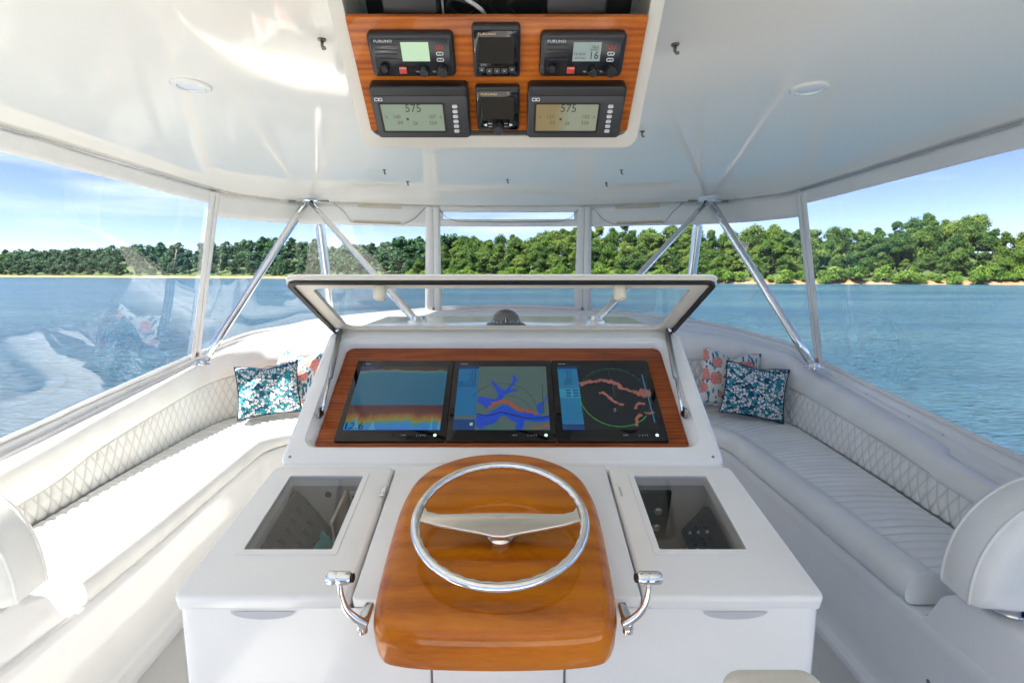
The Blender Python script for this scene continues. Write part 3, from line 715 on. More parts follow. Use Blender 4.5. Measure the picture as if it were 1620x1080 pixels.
# ------------------------------------------------------------------ settees
SEAT_Z = .47
def settee(side, lab):
    s = thing('settee', 'long white quilted vinyl settee along the %s side' % lab, 'settee', loc=(side * 2.0, 2.9, DECK_Z), group='side settees')
    TS = 1.67; TE = 9.4
    ts = tsamples(TS, TE, .0075)
    # running length for the stitch pattern
    run = [0.0]
    pc = [Vector(col(side, t)[2][:2]) for t in ts]
    for i in range(1, len(ts)): run.append(run[-1] + (pc[i] - pc[i - 1]).length)
    # quilted back: diamonds
    G = []; A = []
    NB = 36
    for i, t in enumerate(ts):
        tp, ft_, cr, inn = col(side, t); hq = cr[2]; row = []; ar = []
        out = Vector((ft_[0] - cr[0], ft_[1] - cr[1])).normalized()
        for k in range(NB + 1):
            f = k / NB; z = SEAT_Z - .02 + (hq - SEAT_Z + .02) * f
            hgt = (z - SEAT_Z)
            a = run[i] / .072 + hgt / .125; b = run[i] / .072 - hgt / .125
            da = abs(a - round(a)); db = abs(b - round(b)); m = min(da, db)
            puff = .013 * (1 - math.exp(-(m / .16) ** 1.3)) * min(1, f / .05) * min(1, (1 - f) / .05 + .15)
            se = math.exp(-(m / .060) ** 2) * .55
            off = .02 + .055 * f - puff - .018 * math.sin(math.pi * f)
            row.append((cr[0] + out.x * off, cr[1] + out.y * off, z)); ar.append(max(se, .8 * math.exp(-((1 - f) / .03) ** 2)))
        G.append(row); A.append(ar)
    link('quilted_back', grid_me(G, True, A), VINYL, s, world=True)
    # bolster roll above it
    G = []
    for t in tsamples(TS, TE, .05):
        tp, ft_, cr, inn = col(side, t); hq = cr[2]; zt = ft_[2] - .055
        W = Vector((ft_[0] - cr[0], ft_[1] - cr[1])); L = W.length; out = W.normalized(); row = []
        H = zt - hq
        for d, z in ((.10, hq - .015), (.078, hq - .004), (.058, hq + .004), (.050, hq + .02), (.054, hq + H * .35), (.066, hq + H * .62), (.085, hq + H * .82), (.105, hq + H * .93), (.13, zt - .004), (.16, zt), (.195, zt - .002), (.215, zt - .012), (.225, zt - .05)):
            sc = L / .35 * .62 if L > .35 else 1
            row.append((cr[0] + out.x * d * min(sc, 1.35), cr[1] + out.y * d * min(sc, 1.35), z))
        G.append(row)
    link('bolster', grid_me(G), VINYL, s, world=True)
    # pleated seat cushion
    G = []; A = []; NS = 30
    for i, t in enumerate(ts):
        tp, ft_, cr, inn = col(side, t); row = []; ar = []
        v = Vector((inn[0] - cr[0], inn[1] - cr[1]))
        for k in range(NS + 1):
            f = k / NS
            a = run[i] / .066; m = abs(a - round(a))
            dd = f * v.length
            b1 = run[i] / .066 + dd / .066; m2 = abs(b1 - round(b1))
            puff = .012 * (1 - math.exp(-(m / .17) ** 1.3)) * min(1, (1 - f) / .06 + .1) * min(1, f / .06 + .2)
            se = math.exp(-(m / .045) ** 2) * .55
            crown = .012 * math.sin(math.pi * f)
            row.append((cr[0] + v.x * f, cr[1] + v.y * f, SEAT_Z - .014 + puff + crown)); ar.append(max(se, .9 * math.exp(-(f / .03) ** 2), .7 * math.exp(-((1 - f) / .025) ** 2)))
        G.append(row); A.append(ar)
    link('seat_cushion', grid_me(G, True, A), VINYL, s, world=True)
    # plain rolled front edge
    G = []
    lead = []
    tt = tsamples(TS, TE, .05)
    for t in tt:
        tp, ft_, cr, inn = col(side, t); v = Vector((inn[0] - cr[0], inn[1] - cr[1])).normalized(); row = []
        for d, z in ((-.004, -.02), (.0, -.004), (.012, .004), (.045, .006), (.08, .000), (.105, -.018), (.120, -.045), (.124, -.075), (.120, -.105), (.108, -.122), (.085, -.128)):
            row.append((inn[0] + v.x * d, inn[1] + v.y * d, SEAT_Z + z))
        G.append(row)
    link('front_roll', grid_me(G), VINYL, s, world=True)
    # closing end of the cushion
    tp, ft_, cr, inn = col(side, TS); v = Vector((inn[0] - cr[0], inn[1] - cr[1])); u = v.normalized()
    ends = [(cr[0], cr[1], SEAT_Z - .01), (inn[0], inn[1], SEAT_Z)] + G[0][2:] + [(cr[0], cr[1], SEAT_Z - .13)]
    part('cushion_end', (ends, [tuple(range(len(ends)))]), VINYL, s, world=True)
    # moulded base below the cushion
    G = []
    for t in tsamples(0.0, TE, .06):
        tp, ft_, cr, inn = col(side, t); v = Vector((inn[0] - cr[0], inn[1] - cr[1])).normalized(); row = []
        for d, z in ((-.30, .335), (.085, .335), (.098, .331), (.104, .322), (.104, .27), (.102, .255), (.104, .24), (.104, -.02), (.104, DECK_Z + .05), (.110, DECK_Z + .045), (.14, DECK_Z + .04), (.148, DECK_Z + .03), (.148, DECK_Z)):
            row.append((inn[0] + v.x * d, inn[1] + v.y * d, z))
        G.append(row)
    link('base', grid_me(G), GEL, s, world=True)
    return s
settee(-1, 'left'); settee(1, 'right')

# end blocks with folding padded backrests
for side, lab in ((-1, 'left'), (1, 'right')):
    xi = 1.645 if side > 0 else 1.716
    M = Matrix.Translation((side * xi, 1.30, DECK_Z))
    e = thing('seat_end_block', 'white moulded end block at the near end of the %s settee' % lab, 'seat base', M=M)
    X0, X1 = sorted((0, side * .62)); H = .69
    poly = [(0, 0), (.60, 0), (.60, H - .23)]                 # along y, z : the face that meets the cushion steps down
    prof = [(.0, 0), (.0, H - .05), (.015, H - .015), (.05, H), (.33, H), (.375, H - .004), (.41, H - .015), (.435, H - .035), (.455, H - .065), (.50, H - .17), (.52, H - .18), (.52, 0)]
    V = [(X0, y, z) for y, z in prof] + [(X1, y, z) for y, z in prof]; n_ = len(prof)
    bm = bmesh.new(); bv = [bm.verts.new(v) for v in V]
    bm.faces.new(bv[:n_]); bm.faces.new(list(reversed(bv[n_:])))
    for i in range(n_): bm.faces.new((bv[i], bv[n_ + i], bv[n_ + (i + 1) % n_], bv[(i + 1) % n_]))
    inner = [ed for ed in bm.edges if all(abs(v.co.x) < 1e-6 for v in ed.verts) and max(v.co.z for v in ed.verts) > .1 and max(v.co.y for v in ed.verts) < .44]
    bmesh.ops.bevel(bm, geom=inner, offset=.035, segments=4, profile=.5, affect='EDGES')
    link('moulding', from_bm(bm, True), GEL, e)
    for (y, z) in ((.46, .27), (.06, .38), (.08, .14)):
        lathe('screw', [(.010, 0), (.010, .003), (.006, .005), (.001, .005)], DSTEEL, e, 12, M=Matrix.Translation((-side * .001, y, z)) @ Matrix.Rotation(R(-90 * side), 4, 'Y'))
    # backrest on its post
    px = side * (xi + .09); py = 1.60
    b = thing('folding_backrest', 'padded white vinyl backrest on a short post by the %s settee' % lab, 'backrest', M=Matrix.Translation((px, py, DECK_Z + .69)) @ Matrix.Rotation(R(-8 * side), 4, 'Z'), group='folding backrests')
    lathe('post', [(.036, 0), (.036, .10)], GEL, b, 20)
    lathe('post_ring', [(.062, 0.001), (.064, .006), (.060, .012), (.040, .012)], STEEL, b, 28)
    # padded shell: rounded outline, thick and soft
    def shell(w, h, th, x0, z0):
        O = []
        for k in range(61):
            a = math.pi * k / 60
            c_, s_ = math.cos(a), math.sin(a); n_e = 2.3
            O.append((x0 + w / 2 + w / 2 * math.copysign(abs(c_) ** (2 / n_e), c_), z0 + h * abs(s_) ** (2 / n_e)))
        rings = []
        for dy, ins in ((-th * .5 + .03, .16), (-th * .5 + .008, .09), (-th * .5, .05), (-th * .44, .018), (-th * .3, .0), (th * .3, .0), (th * .44, .018), (th * .5, .05), (th * .5 - .008, .09), (th * .5 - .03, .16)):
            cxm = x0 + w / 2; czm = z0 + h * .45; rr_ = []
            for (x, z) in O + [(x0 + w * .9 , z0 - .0), (x0 + w * .1, z0 - .0)]:
                dx, dz = x - cxm, z - czm; L = math.hypot(dx, dz)
                rr_.append((x - dx / L * ins, dy, z - dz / L * ins))
            rings.append(rr_)
        V = [p for r_ in rings for p in r_]; m_ = len(rings[0]); F = []
        for a in range(len(rings) - 1):
            for i in range(m_): F.append((a * m_ + i, a * m_ + (i + 1) % m_, (a + 1) * m_ + (i + 1) % m_, (a + 1) * m_ + i))
        F.append(tuple(range(m_))); F.append(tuple((len(rings) - 1) * m_ + i for i in reversed(range(m_))))
        bm = bmesh.new(); bv = [bm.verts.new(v) for v in V]
        for f in F: bm.faces.new([bv[i] for i in f])
        return from_bm(bm, True), O
    W_ = .86; x0 = -.17 if side > 0 else -.69
    me, O = shell(W_, .44, .22, x0, .05)
    link('pad', me, VINYL, b)
    for yy in (-.066, .066): tube('piping', [(x0 + W_ / 2 + (x - x0 - W_ / 2) * .998, yy, .05 + (z - .05) * .998) for x, z in O], .006, VINYL, b, 6)

# ------------------------------------------------------------------ helm console
HW = .715
con = thing('helm_console', 'white moulded helm console with raised dash and side lids', 'console', loc=(0, 1.05, DECK_Z))
prof = [(1.10, DECK_Z), (1.10, .91), (1.545, 1.025), (2.08, 1.385), (2.95, 1.36), (2.97, DECK_Z)]
for sd in (-1, 1):
    poly = prof
    me = prism_me([(y, z) for y, z in prof], 0, .05, .0)
    Mx = Matrix(((0, 0, sd * 1.0, sd * (HW - .052)), (1, 0, 0, 0), (0, 1, 0, 0), (0, 0, 0, 1)))
    for v in me.vertices:
        v.co = Mx @ v.co
        if v.co.y < 1.2: v.co.x += sd * .038
    if sd < 0: me.flip_normals()
    link('side_panel', me, GEL, con, world=True)
# front face: rounded at the outer corners, with a centre door
fp = []
for (z0, z1) in ((DECK_Z, .925),):
    pts = []
    for sd in (-1, 1):
        for k in range(7):
            a = R(90 * k / 6)
            x = HW + .040 - .045 + .045 * math.sin(a); y = 1.073 + .045 * (1 - math.cos(a))
            pts.append((sd * x, y)) if sd > 0 else pts.insert(0, (-x, y))
    pts = sorted(pts, key=lambda p: p[0])
    G = [[(x, y, DECK_Z), (x, y, .5), (x, y, .912)] for x, y in pts]
    link('front_panel', grid_me(G), GEL, con, world=True)
dr = box('door', -.155, .150, 1.064, 1.0725, .06, .86, GEL, con, .003, 2, world=True)
ring('door_gap', rr(-.161, .156, .054, .866, .01, 3), rr(-.1555, .1505, .0595, .8605, .006, 3), 0, .0015, DSTEEL, con, world=True, M=Matrix(((1, 0, 0, 0), (0, 0, -1, 1.0728), (0, 1, 0, 0), (0, 0, 0, 1))))
LIDM = frame((0, 1.05, .938), (0, math.cos(R(15)), math.sin(R(15))))
# centre strip between the lids
link('centre_strip', box_me(-.338, .328, .018, .515, -.06, -.002, .006, 2), GEL, con, world=True, M=LIDM)
link('back_strip', box_me(-HW + .01, HW - .01, .495, .56, -.06, -.006, .004, 2), GEL, con, world=True, M=LIDM)
# side lids with tinted windows, tubs below with switch panels
for sd, lab in ((-1, 'left'), (1, 'right')):
    a, b_ = (-HW - .008, -.345) if sd < 0 else (.335, HW + .008)
    wx0, wx1 = (-.653, -.428) if sd < 0 else (.405, .628)
    lo = [(x + (math.copysign(.030, x) * (1 - y / .508) if abs(x) > .5 else 0), y) for x, y in rr(a, b_, .016, .508, .020, 5)]; li = rr(wx0, wx1, .158, .455, .004, 5)
    V, F = ring_vf(lo, li, -.036, 0.0, .013)
    bm = bmesh.new(); bv = [bm.verts.new(v) for v in V]
    for f in F: bm.faces.new([bv[i] for i in f])
    lid = link('side_lid', from_bm(bm, True), GEL, con, world=True, M=LIDM)
    ring('window_trim', rr(wx0 - .016, wx1 + .016, .142, .471, .006, 4), rr(wx0 + .0005, wx1 - .0005, .1585, .4545, .004, 4), .0005, .003, GEL, lid)
    part('pane', ([(wx0, .158, -.004), (wx1, .158, -.004), (wx1, .455, -.004), (wx0, .455, -.004)], [(0, 1, 2, 3)]), TINT, lid)
    hx = -.352 if sd < 0 else .342
    box('hinge', hx - .006 - (.012 if sd < 0 else 0) + .012, hx + .010, .36, .40, -.001, .006, STEEL, lid, .002, 2)
    # tub below the window
    tx0, tx1 = (-.660, -.40) if sd < 0 else (.38, .655)
    V = [(tx0, .13, -.0365), (tx1, .13, -.0365), (tx1, .475, -.0365), (tx0, .475, -.0365), (tx0, .13, -.31), (tx1, .13, -.31), (tx1, .475, -.31), (tx0, .475, -.31)]
    tub = part('tub', (V, [(0, 1, 5, 4), (1, 2, 6, 5), (2, 3, 7, 6), (3, 0, 4, 7), (4, 5, 6, 7)]), GREYTUB, con, world=True, M=LIDM)
    if sd < 0:
        pm = LIDM @ T(-.588, .31, -.185) @ Matrix.Rotation(R(60), 4, 'Y')
        sp = link('switch_panel', prism_me(rr(-.14, .14, -.15, .155, .01, 3), 0, .012, .003, 2), DGREY, con, world=True, M=pm)
        for i in range(6):
            for j in range(4):
                box('switch', -.11 + j * .055, -.082 + j * .055, -.12 + i * .042, -.10 + i * .042, .012, .020, BLACKP, sp, .002, 2)
        lathe('indicator', [(.004, 0), (.004, .004), (.001, .005)], pbr('green_led', (.02, .3, .08), .3, emis=((.05, .9, .25), .6)), sp, 10, M=T(.075, .11, .012))
        kp = link('keypad', box_me(-.482, -.412, .462, .474, -.265, -.068, .003, 2), GREYTUB, con, world=True, M=LIDM)
        link('keypad_screen', box_me(-.474, -.420, .459, .4618, -.125, -.078, .001, 1), DGREY, kp)
        for i in range(7):
            for j in range(4):
                box('key', -.474 + j * .0142, -.463 + j * .0142, .457, .4618, -.255 + i * .0165, -.243 + i * .0165, DGREY, kp, .001, 1)
        lathe('tub_drain', [(.010, 0), (.010, .004), (.005, .004)], DSTEEL, con, 14, world=True, M=LIDM @ T(-.555, .4745, -.085) @ Matrix.Rotation(R(90), 4, 'X'))
        link('partition', box_me(-.500, -.490, .33, .4745, -.30, -.066, .002, 2), CREAM, con, world=True, M=LIDM)
    else:
        bp = link('gauge_panel', box_me(.383, .535, .462, .4745, -.235, -.066, .003, 2), DGREY, con, world=True, M=LIDM)
        for (x, z) in ((.428, -.175), (.495, -.135), (.495, -.200), (.428, -.105)):
            lathe('knob', [(.015, 0), (.015, .010), (.011, .016), (.001, .016)], STEEL, bp, 18, M=T(x, .462, z) @ Matrix.Rotation(R(90), 4, 'X'))
        link('gauge_plate', box_me(.388, .460, .459, .4618, -.22, -.14, .001, 1), pbr('grey_plate', (.25, .28, .30), .4), bp)
        pm = LIDM @ T(.612, .30, -.150) @ Matrix.Rotation(R(-58), 4, 'Y')
        sp = link('switch_panel', prism_me(rr(-.062, .062, -.150, .135, .012, 3), 0, .014, .003, 2), DGREY, con, world=True, M=pm)
        for i, y in enumerate((-.11, -.065, -.02)):
            lathe('knob', [(.016, 0), (.015, .012), (.011, .016), (.001, .016)], BLACKP, sp, 18, M=T(.0, y, .014))
        for i in range(4):
            for j in range(3):
                lathe('button', [(.005, 0), (.005, .004), (.001, .005)], LGREY if (i + j) % 3 == 0 else BLACKP, sp, 10, M=T(-.03 + j * .028, .025 + i * .023, .014))
        link('switch_box', box_me(.383, .450, .36, .44, -.309, -.262, .004, 2), BLACKP, con, world=True, M=LIDM)
# teal cloth lying in the left tub
cl = thing('cloth', 'crumpled teal cloth lying inside the left console compartment', 'cloth', M=LIDM @ T(-.525, .385, -.31))
G = []
for i in range(37):
    row = []
    for j in range(37):
        u, v = (i / 36 - .5), (j / 36 - .5)
        r_ = math.hypot(u, v)
        h = .095 * (1 - (2 * r_) ** 2 * .5) * (.55 + .45 * math.sin(math.atan2(v, u) * 5 + 1.0)) + .028 * mnoise.noise(Vector((u * 9, v * 9, 3))) + .03
        row.append((u * .20, v * .14, max(h, .0) + .02))
    G.append(row)
cm_ = grid_me(G); link('fabric', cm_, TEAL, cl)

# raised dash with recess
PM_ = frame((0, 1.545, 1.071), (0, math.cos(R(35.32)), math.sin(R(35.32))))
ring('dash_frame', rr(-HW - .006, HW + .004, .002, .648, .035, 6), rr(-.660, .652, .066, .592, .045, 6), -.07, 0.0, GEL, con, lip=.026, world=True, M=PM_)
ri = rr(-.657, .649, .069, .589, .043, 6); ri2 = rr(-.640, .632, .080, .578, .035, 6)
V = [(x, y, .002) for x, y in rr(-.662, .654, .064, .594, .047, 6)] + [(x, y, -.006) for x, y in ri] + [(x, y, -.012) for x, y in rr(-.648, .640, .076, .583, .038, 6)] + [(x, y, -.045) for x, y in ri2]
n_ = len(ri); F = [(a * n_ + i, a * n_ + (i + 1) % n_, (a + 1) * n_ + (i + 1) % n_, (a + 1) * n_ + i) for a in range(3) for i in range(n_)]
part('recess_wall', (V, F), GEL, con, True, world=True, M=PM_)
link('wood_panel', prism_me(rr(-.639, .631, .081, .577, .03, 5), -.052, -.040, .002, 2), ROSE2, con, world=True, M=PM_)
# flat top ahead of the dash
link('console_top', box_me(-HW, HW, 2.10, 2.97, 1.352, 1.422, .02, 3), GEL, con, world=True)
link('hinge_bar', box_me(-.70, .70, 2.058, 2.105, 1.385, 1.424, .006, 2), GEL, con, world=True)

# open hatch
HM = frame((0, 2.085, 1.430), (0, -.46, .23))
ha = ring('hatch', rr(-.710, .702, -.004, .505, .045, 7), rr(-.640, .632, .040, .436, .03, 7), -.012, 0.0, CREAM, con, lip=.005, world=True, M=HM)
ring('gasket', rr(-.704, .696, .002, .499, .040, 7), rr(-.688, .680, .014, .484, .030, 7), -.001, .010, BLACKR, ha)
part('pane', ([(-.642, .038, -.007), (.634, .038, -.007), (.634, .438, -.007), (-.642, .438, -.007)], [(0, 1, 2, 3)]), LIDGLASS, ha)
ring('hatch_shell', rr(-.713, .705, -.006, .508, .046, 7), rr(-.640, .632, .040, .436, .03, 7), -.017, -.0125, GEL, ha, lip=.003)
for x in (-.405, .385):
    lathe('latch_knob', [(.020, 0), (.021, .010), (.021, .038), (.017, .046), (.008, .049), (.001, .049)], KNOBM, ha, 22, M=T(x, .452, .0))
for sd in (-1, 1):
    x = -.674 if sd < 0 else .666
    box('bracket', x - .004, x + .004, 2.03, 2.07, 1.385, 1.455, STEEL, con, .0015, 2, world=True)
    box('bracket', x - .012, x + .012, 2.035, 2.075, 1.440, 1.452, STEEL, con, .002, 2, world=True)
    p1 = PM_ @ Vector((x - sd * .012, .612, .030)); p0 = PM_ @ Vector((x - sd * .040, .215, .004)); d = p0 - p1
    st = tube('gas_strut', [p1, p1 + d * .04, p1 + d * .045, p1 + d * .62, p1 + d * .625, p1 + d * .64], [.006, .006, .011, .011, .008, .006], DSTEEL if False else pbr('strut_grey', (.36, .37, .37), .3, metal=1.0), con, 14, world=True)
    tube('strut_rod', [p1 + d * .64, p1 + d * 1.0], .0055, STEEL, st, 10, world=True)
    lathe('strut_end', [(.010, 0), (.011, .008), (.009, .016), (.001, .018)], STEEL, st, 12, world=True, M=Matrix.Translation(p0) @ Matrix.Rotation(R(90 * sd), 4, 'Y'))
    box('strut_bracket', (p0.x if sd > 0 else p0.x - .010), (p0.x + .010 if sd > 0 else p0.x), p0.y - .022, p0.y + .022, p0.z - .022, p0.z + .014, DSTEEL, st, .003, 2, world=True)

# compass on the console top
cp = thing('compass', 'black domed steering compass on the white console top', 'compass', loc=(0.0, 2.44, 1.422))
lathe('base', [(.096, 0), (.096, .006), (.088, .012), (.070, .018)], BLACKP, cp, 40)
lathe('dome', [(.072, .016)] + [(.071 * math.cos(R(a)), .018 + .062 * math.sin(R(a))) for a in range(0, 90, 8)] + [(.002, .080)], pbr('smoked_dome', (.012, .016, .015), .06, coat=.6), cp, 40)
box('lubber_line', -.0015, .0015, -.0725, -.0690, .022, .045, WHITEINK, cp)
for a in (-50, -35, -18, 18, 35, 50): box('card_mark', .0712 * math.sin(R(a)) - .002, .0712 * math.sin(R(a)) + .002, -.0718 * math.cos(R(a)) - .001, -.0718 * math.cos(R(a)) + .001, .019, .025, WHITEINK, cp)

# ------------------------------------------------------------------ varnished helm pod
pod = thing('helm_pod', 'glossy varnished teak helm pod below the steering wheel', 'helm pod', M=LIDM)
half = [(0, .505), (.06, .500), (.12, .484), (.175, .455), (.220, .417), (.248, .368), (.263, .308), (.269, .24), (.270, .15), (.268, .05), (.264, -.03), (.259, -.065), (.246, -.092), (.222, -.107), (.16, -.115), (.08, -.118), (0, -.119)]
fine = []
for k in range((len(half) - 1) * 4 + 1): fine.append(crom(half, k / 4))
loop = fine + [(-x, y) for x, y in reversed(fine[1:-1])]
loop = [(x - .006, y) for x, y in loop]
def inset_loop(lp, d):
    n = len(lp); out = []
    for i in range(n):
        a = lp[i - 1]; b = lp[(i + 1) % n]; tx, ty = b[0] - a[0], b[1] - a[1]; L = math.hypot(tx, ty) or 1
        out.append((lp[i][0] + ty / L * d, lp[i][1] - tx / L * d))
    return out
def droop(y): return -.9 * max(0, .03 - y) ** 2
rings = []
for d, z in ((.012, -.042), (.002, -.034), (.0, -.02), (.0, .022), (.003, .036), (.010, .050), (.020, .060), (.034, .0665), (.05, .0695), (.08, .071), (.13, .0715), (.18, .0715), (.22, .0715)):
    lp = inset_loop(loop, d) if d < .06 else None
    if lp is None:
        k = 1 - (d - .05) / .20; base_ = inset_loop(loop, .05); lp = [(x * k, .165 + (y - .165) * k) for x, y in base_]
    rings.append([(x, y, z + droop(y)) for x, y in lp])
n_ = len(loop); V = [p for r_ in rings for p in r_]; F = []
for a in range(len(rings) - 1):
    for i in range(n_): F.append((a * n_ + i, a * n_ + (i + 1) % n_, (a + 1) * n_ + (i + 1) % n_, (a + 1) * n_ + i))
F.append(tuple(range(n_))); F.append(tuple((len(rings) - 1) * n_ + i for i in reversed(range(n_))))
bm = bmesh.new(); bv = [bm.verts.new(v) for v in V]
for f in F: bm.faces.new([bv[i] for i in f])
link('body', from_bm(bm, True), TEAK, pod)

# steering wheel
WMx = LIDM @ T(0.002, .128, .134)
wh = thing('steering_wheel', 'polished steel two spoke steering wheel over the teak pod', 'steering wheel', M=WMx)
RW = .2
V = []; F = []; NA, NB = 144, 16
for i in range(NA):
    a = 2 * math.pi * i / NA
    for k in range(NB):
        b = 2 * math.pi * k / NB
        r = .0112
        if math.cos(b) < -.3: r -= .0016 * (0.5 + .5 * math.cos(a * 36))      # finger grips on the inner side
        V.append(((RW + r * math.cos(b)) * math.cos(a), (RW + r * math.cos(b)) * math.sin(a), r * math.sin(b)))
for i in range(NA):
    for k in range(NB):
        F.append((i * NB + k, ((i + 1) % NA) * NB + k, ((i + 1) % NA) * NB + (k + 1) % NB, i * NB + (k + 1) % NB))
part('rim', (V, F), STEEL, wh, True)
BRUSH = pbr('satin_steel', (.82, .78, .70), .30, metal=0.85, bump=(30, .05, .002), var=.06)
up = [(-.186, .032), (-.176, .018), (-.15, .014), (-.11, .020), (-.06, .028), (-.02, .031), (.02, .031), (.06, .028), (.11, .020), (.15, .014), (.176, .018), (.186, .032)]
dn = [(.190, -.014), (.15, -.022), (.10, -.028), (.05, -.036), (.012, -.046), (-.012, -.046), (-.05, -.036), (-.10, -.028), (-.15, -.022), (-.190, -.014)]
me = prism_me(list(reversed(up + dn)), -.004, .004, .002, 2)
for v in me.vertices: v.co.z -= .030 * (1 - min(1, abs(v.co.x) / .185) ** 2) * .6
sp = link('spoke', me, BRUSH, wh)
lathe('hub_nut', [(.012, -.016), (.012, -.008), (.008, -.004), (.005, -.001), (.001, -.001)], STEEL, wh, 6)
lathe('hub', [(.033, -.062), (.033, -.052), (.026, -.046), (.026, -.020), (.022, -.018)], STEEL, wh, 32)

# throttle levers
for sd, lab in ((-1, 'left'), (1, 'right')):
    o = Vector((sd * .283 - .006, .985, .95))
    lv = thing('throttle_lever', 'chromed control lever with round grip at the %s edge of the pod' % lab, 'lever', loc=o, group='control levers')
    link('mount', box_me(-.011, .011, -.012, .06, -.022, .000, .006, 3), STEEL, lv)
    lathe('pivot', [(.011, -.03), (.011, .000), (.008, .006), (.001, .006)], STEEL, lv, 20)
    ap = [(-sd * .012, -.012, -.002), (sd * .006, -.022, .018), (sd * .022, -.03, .045), (sd * .030, -.032, .075), (sd * .033, -.030, .10)]
    fp_ = [crom(ap, k / 5) for k in range(21)]
    ar_ = tube('arm', fp_, [.0095 - .00022 * k for k in range(21)], STEEL, lv, 14)
    gm = T(sd * .034, -.028, .112) @ Matrix.Rotation(R(90), 4, 'Y')
    lathe('grip', [(.004, -.026), (.010, -.0245), (.0135, -.019), (.0135, -.004), (.0130, -.003), (.0135, -.002), (.0135, .019), (.010, .0245), (.004, .026)], STEEL, lv, 24, M=gm)
    lathe('grip_button', [(.009, -.006), (.009, .004), (.005, .006), (.001, .006)], GLOSSB, lv, 18, M=T(sd * .034 - sd * .026, -.028, .112) @ Matrix.Rotation(R(-90 * sd), 4, 'Y'))

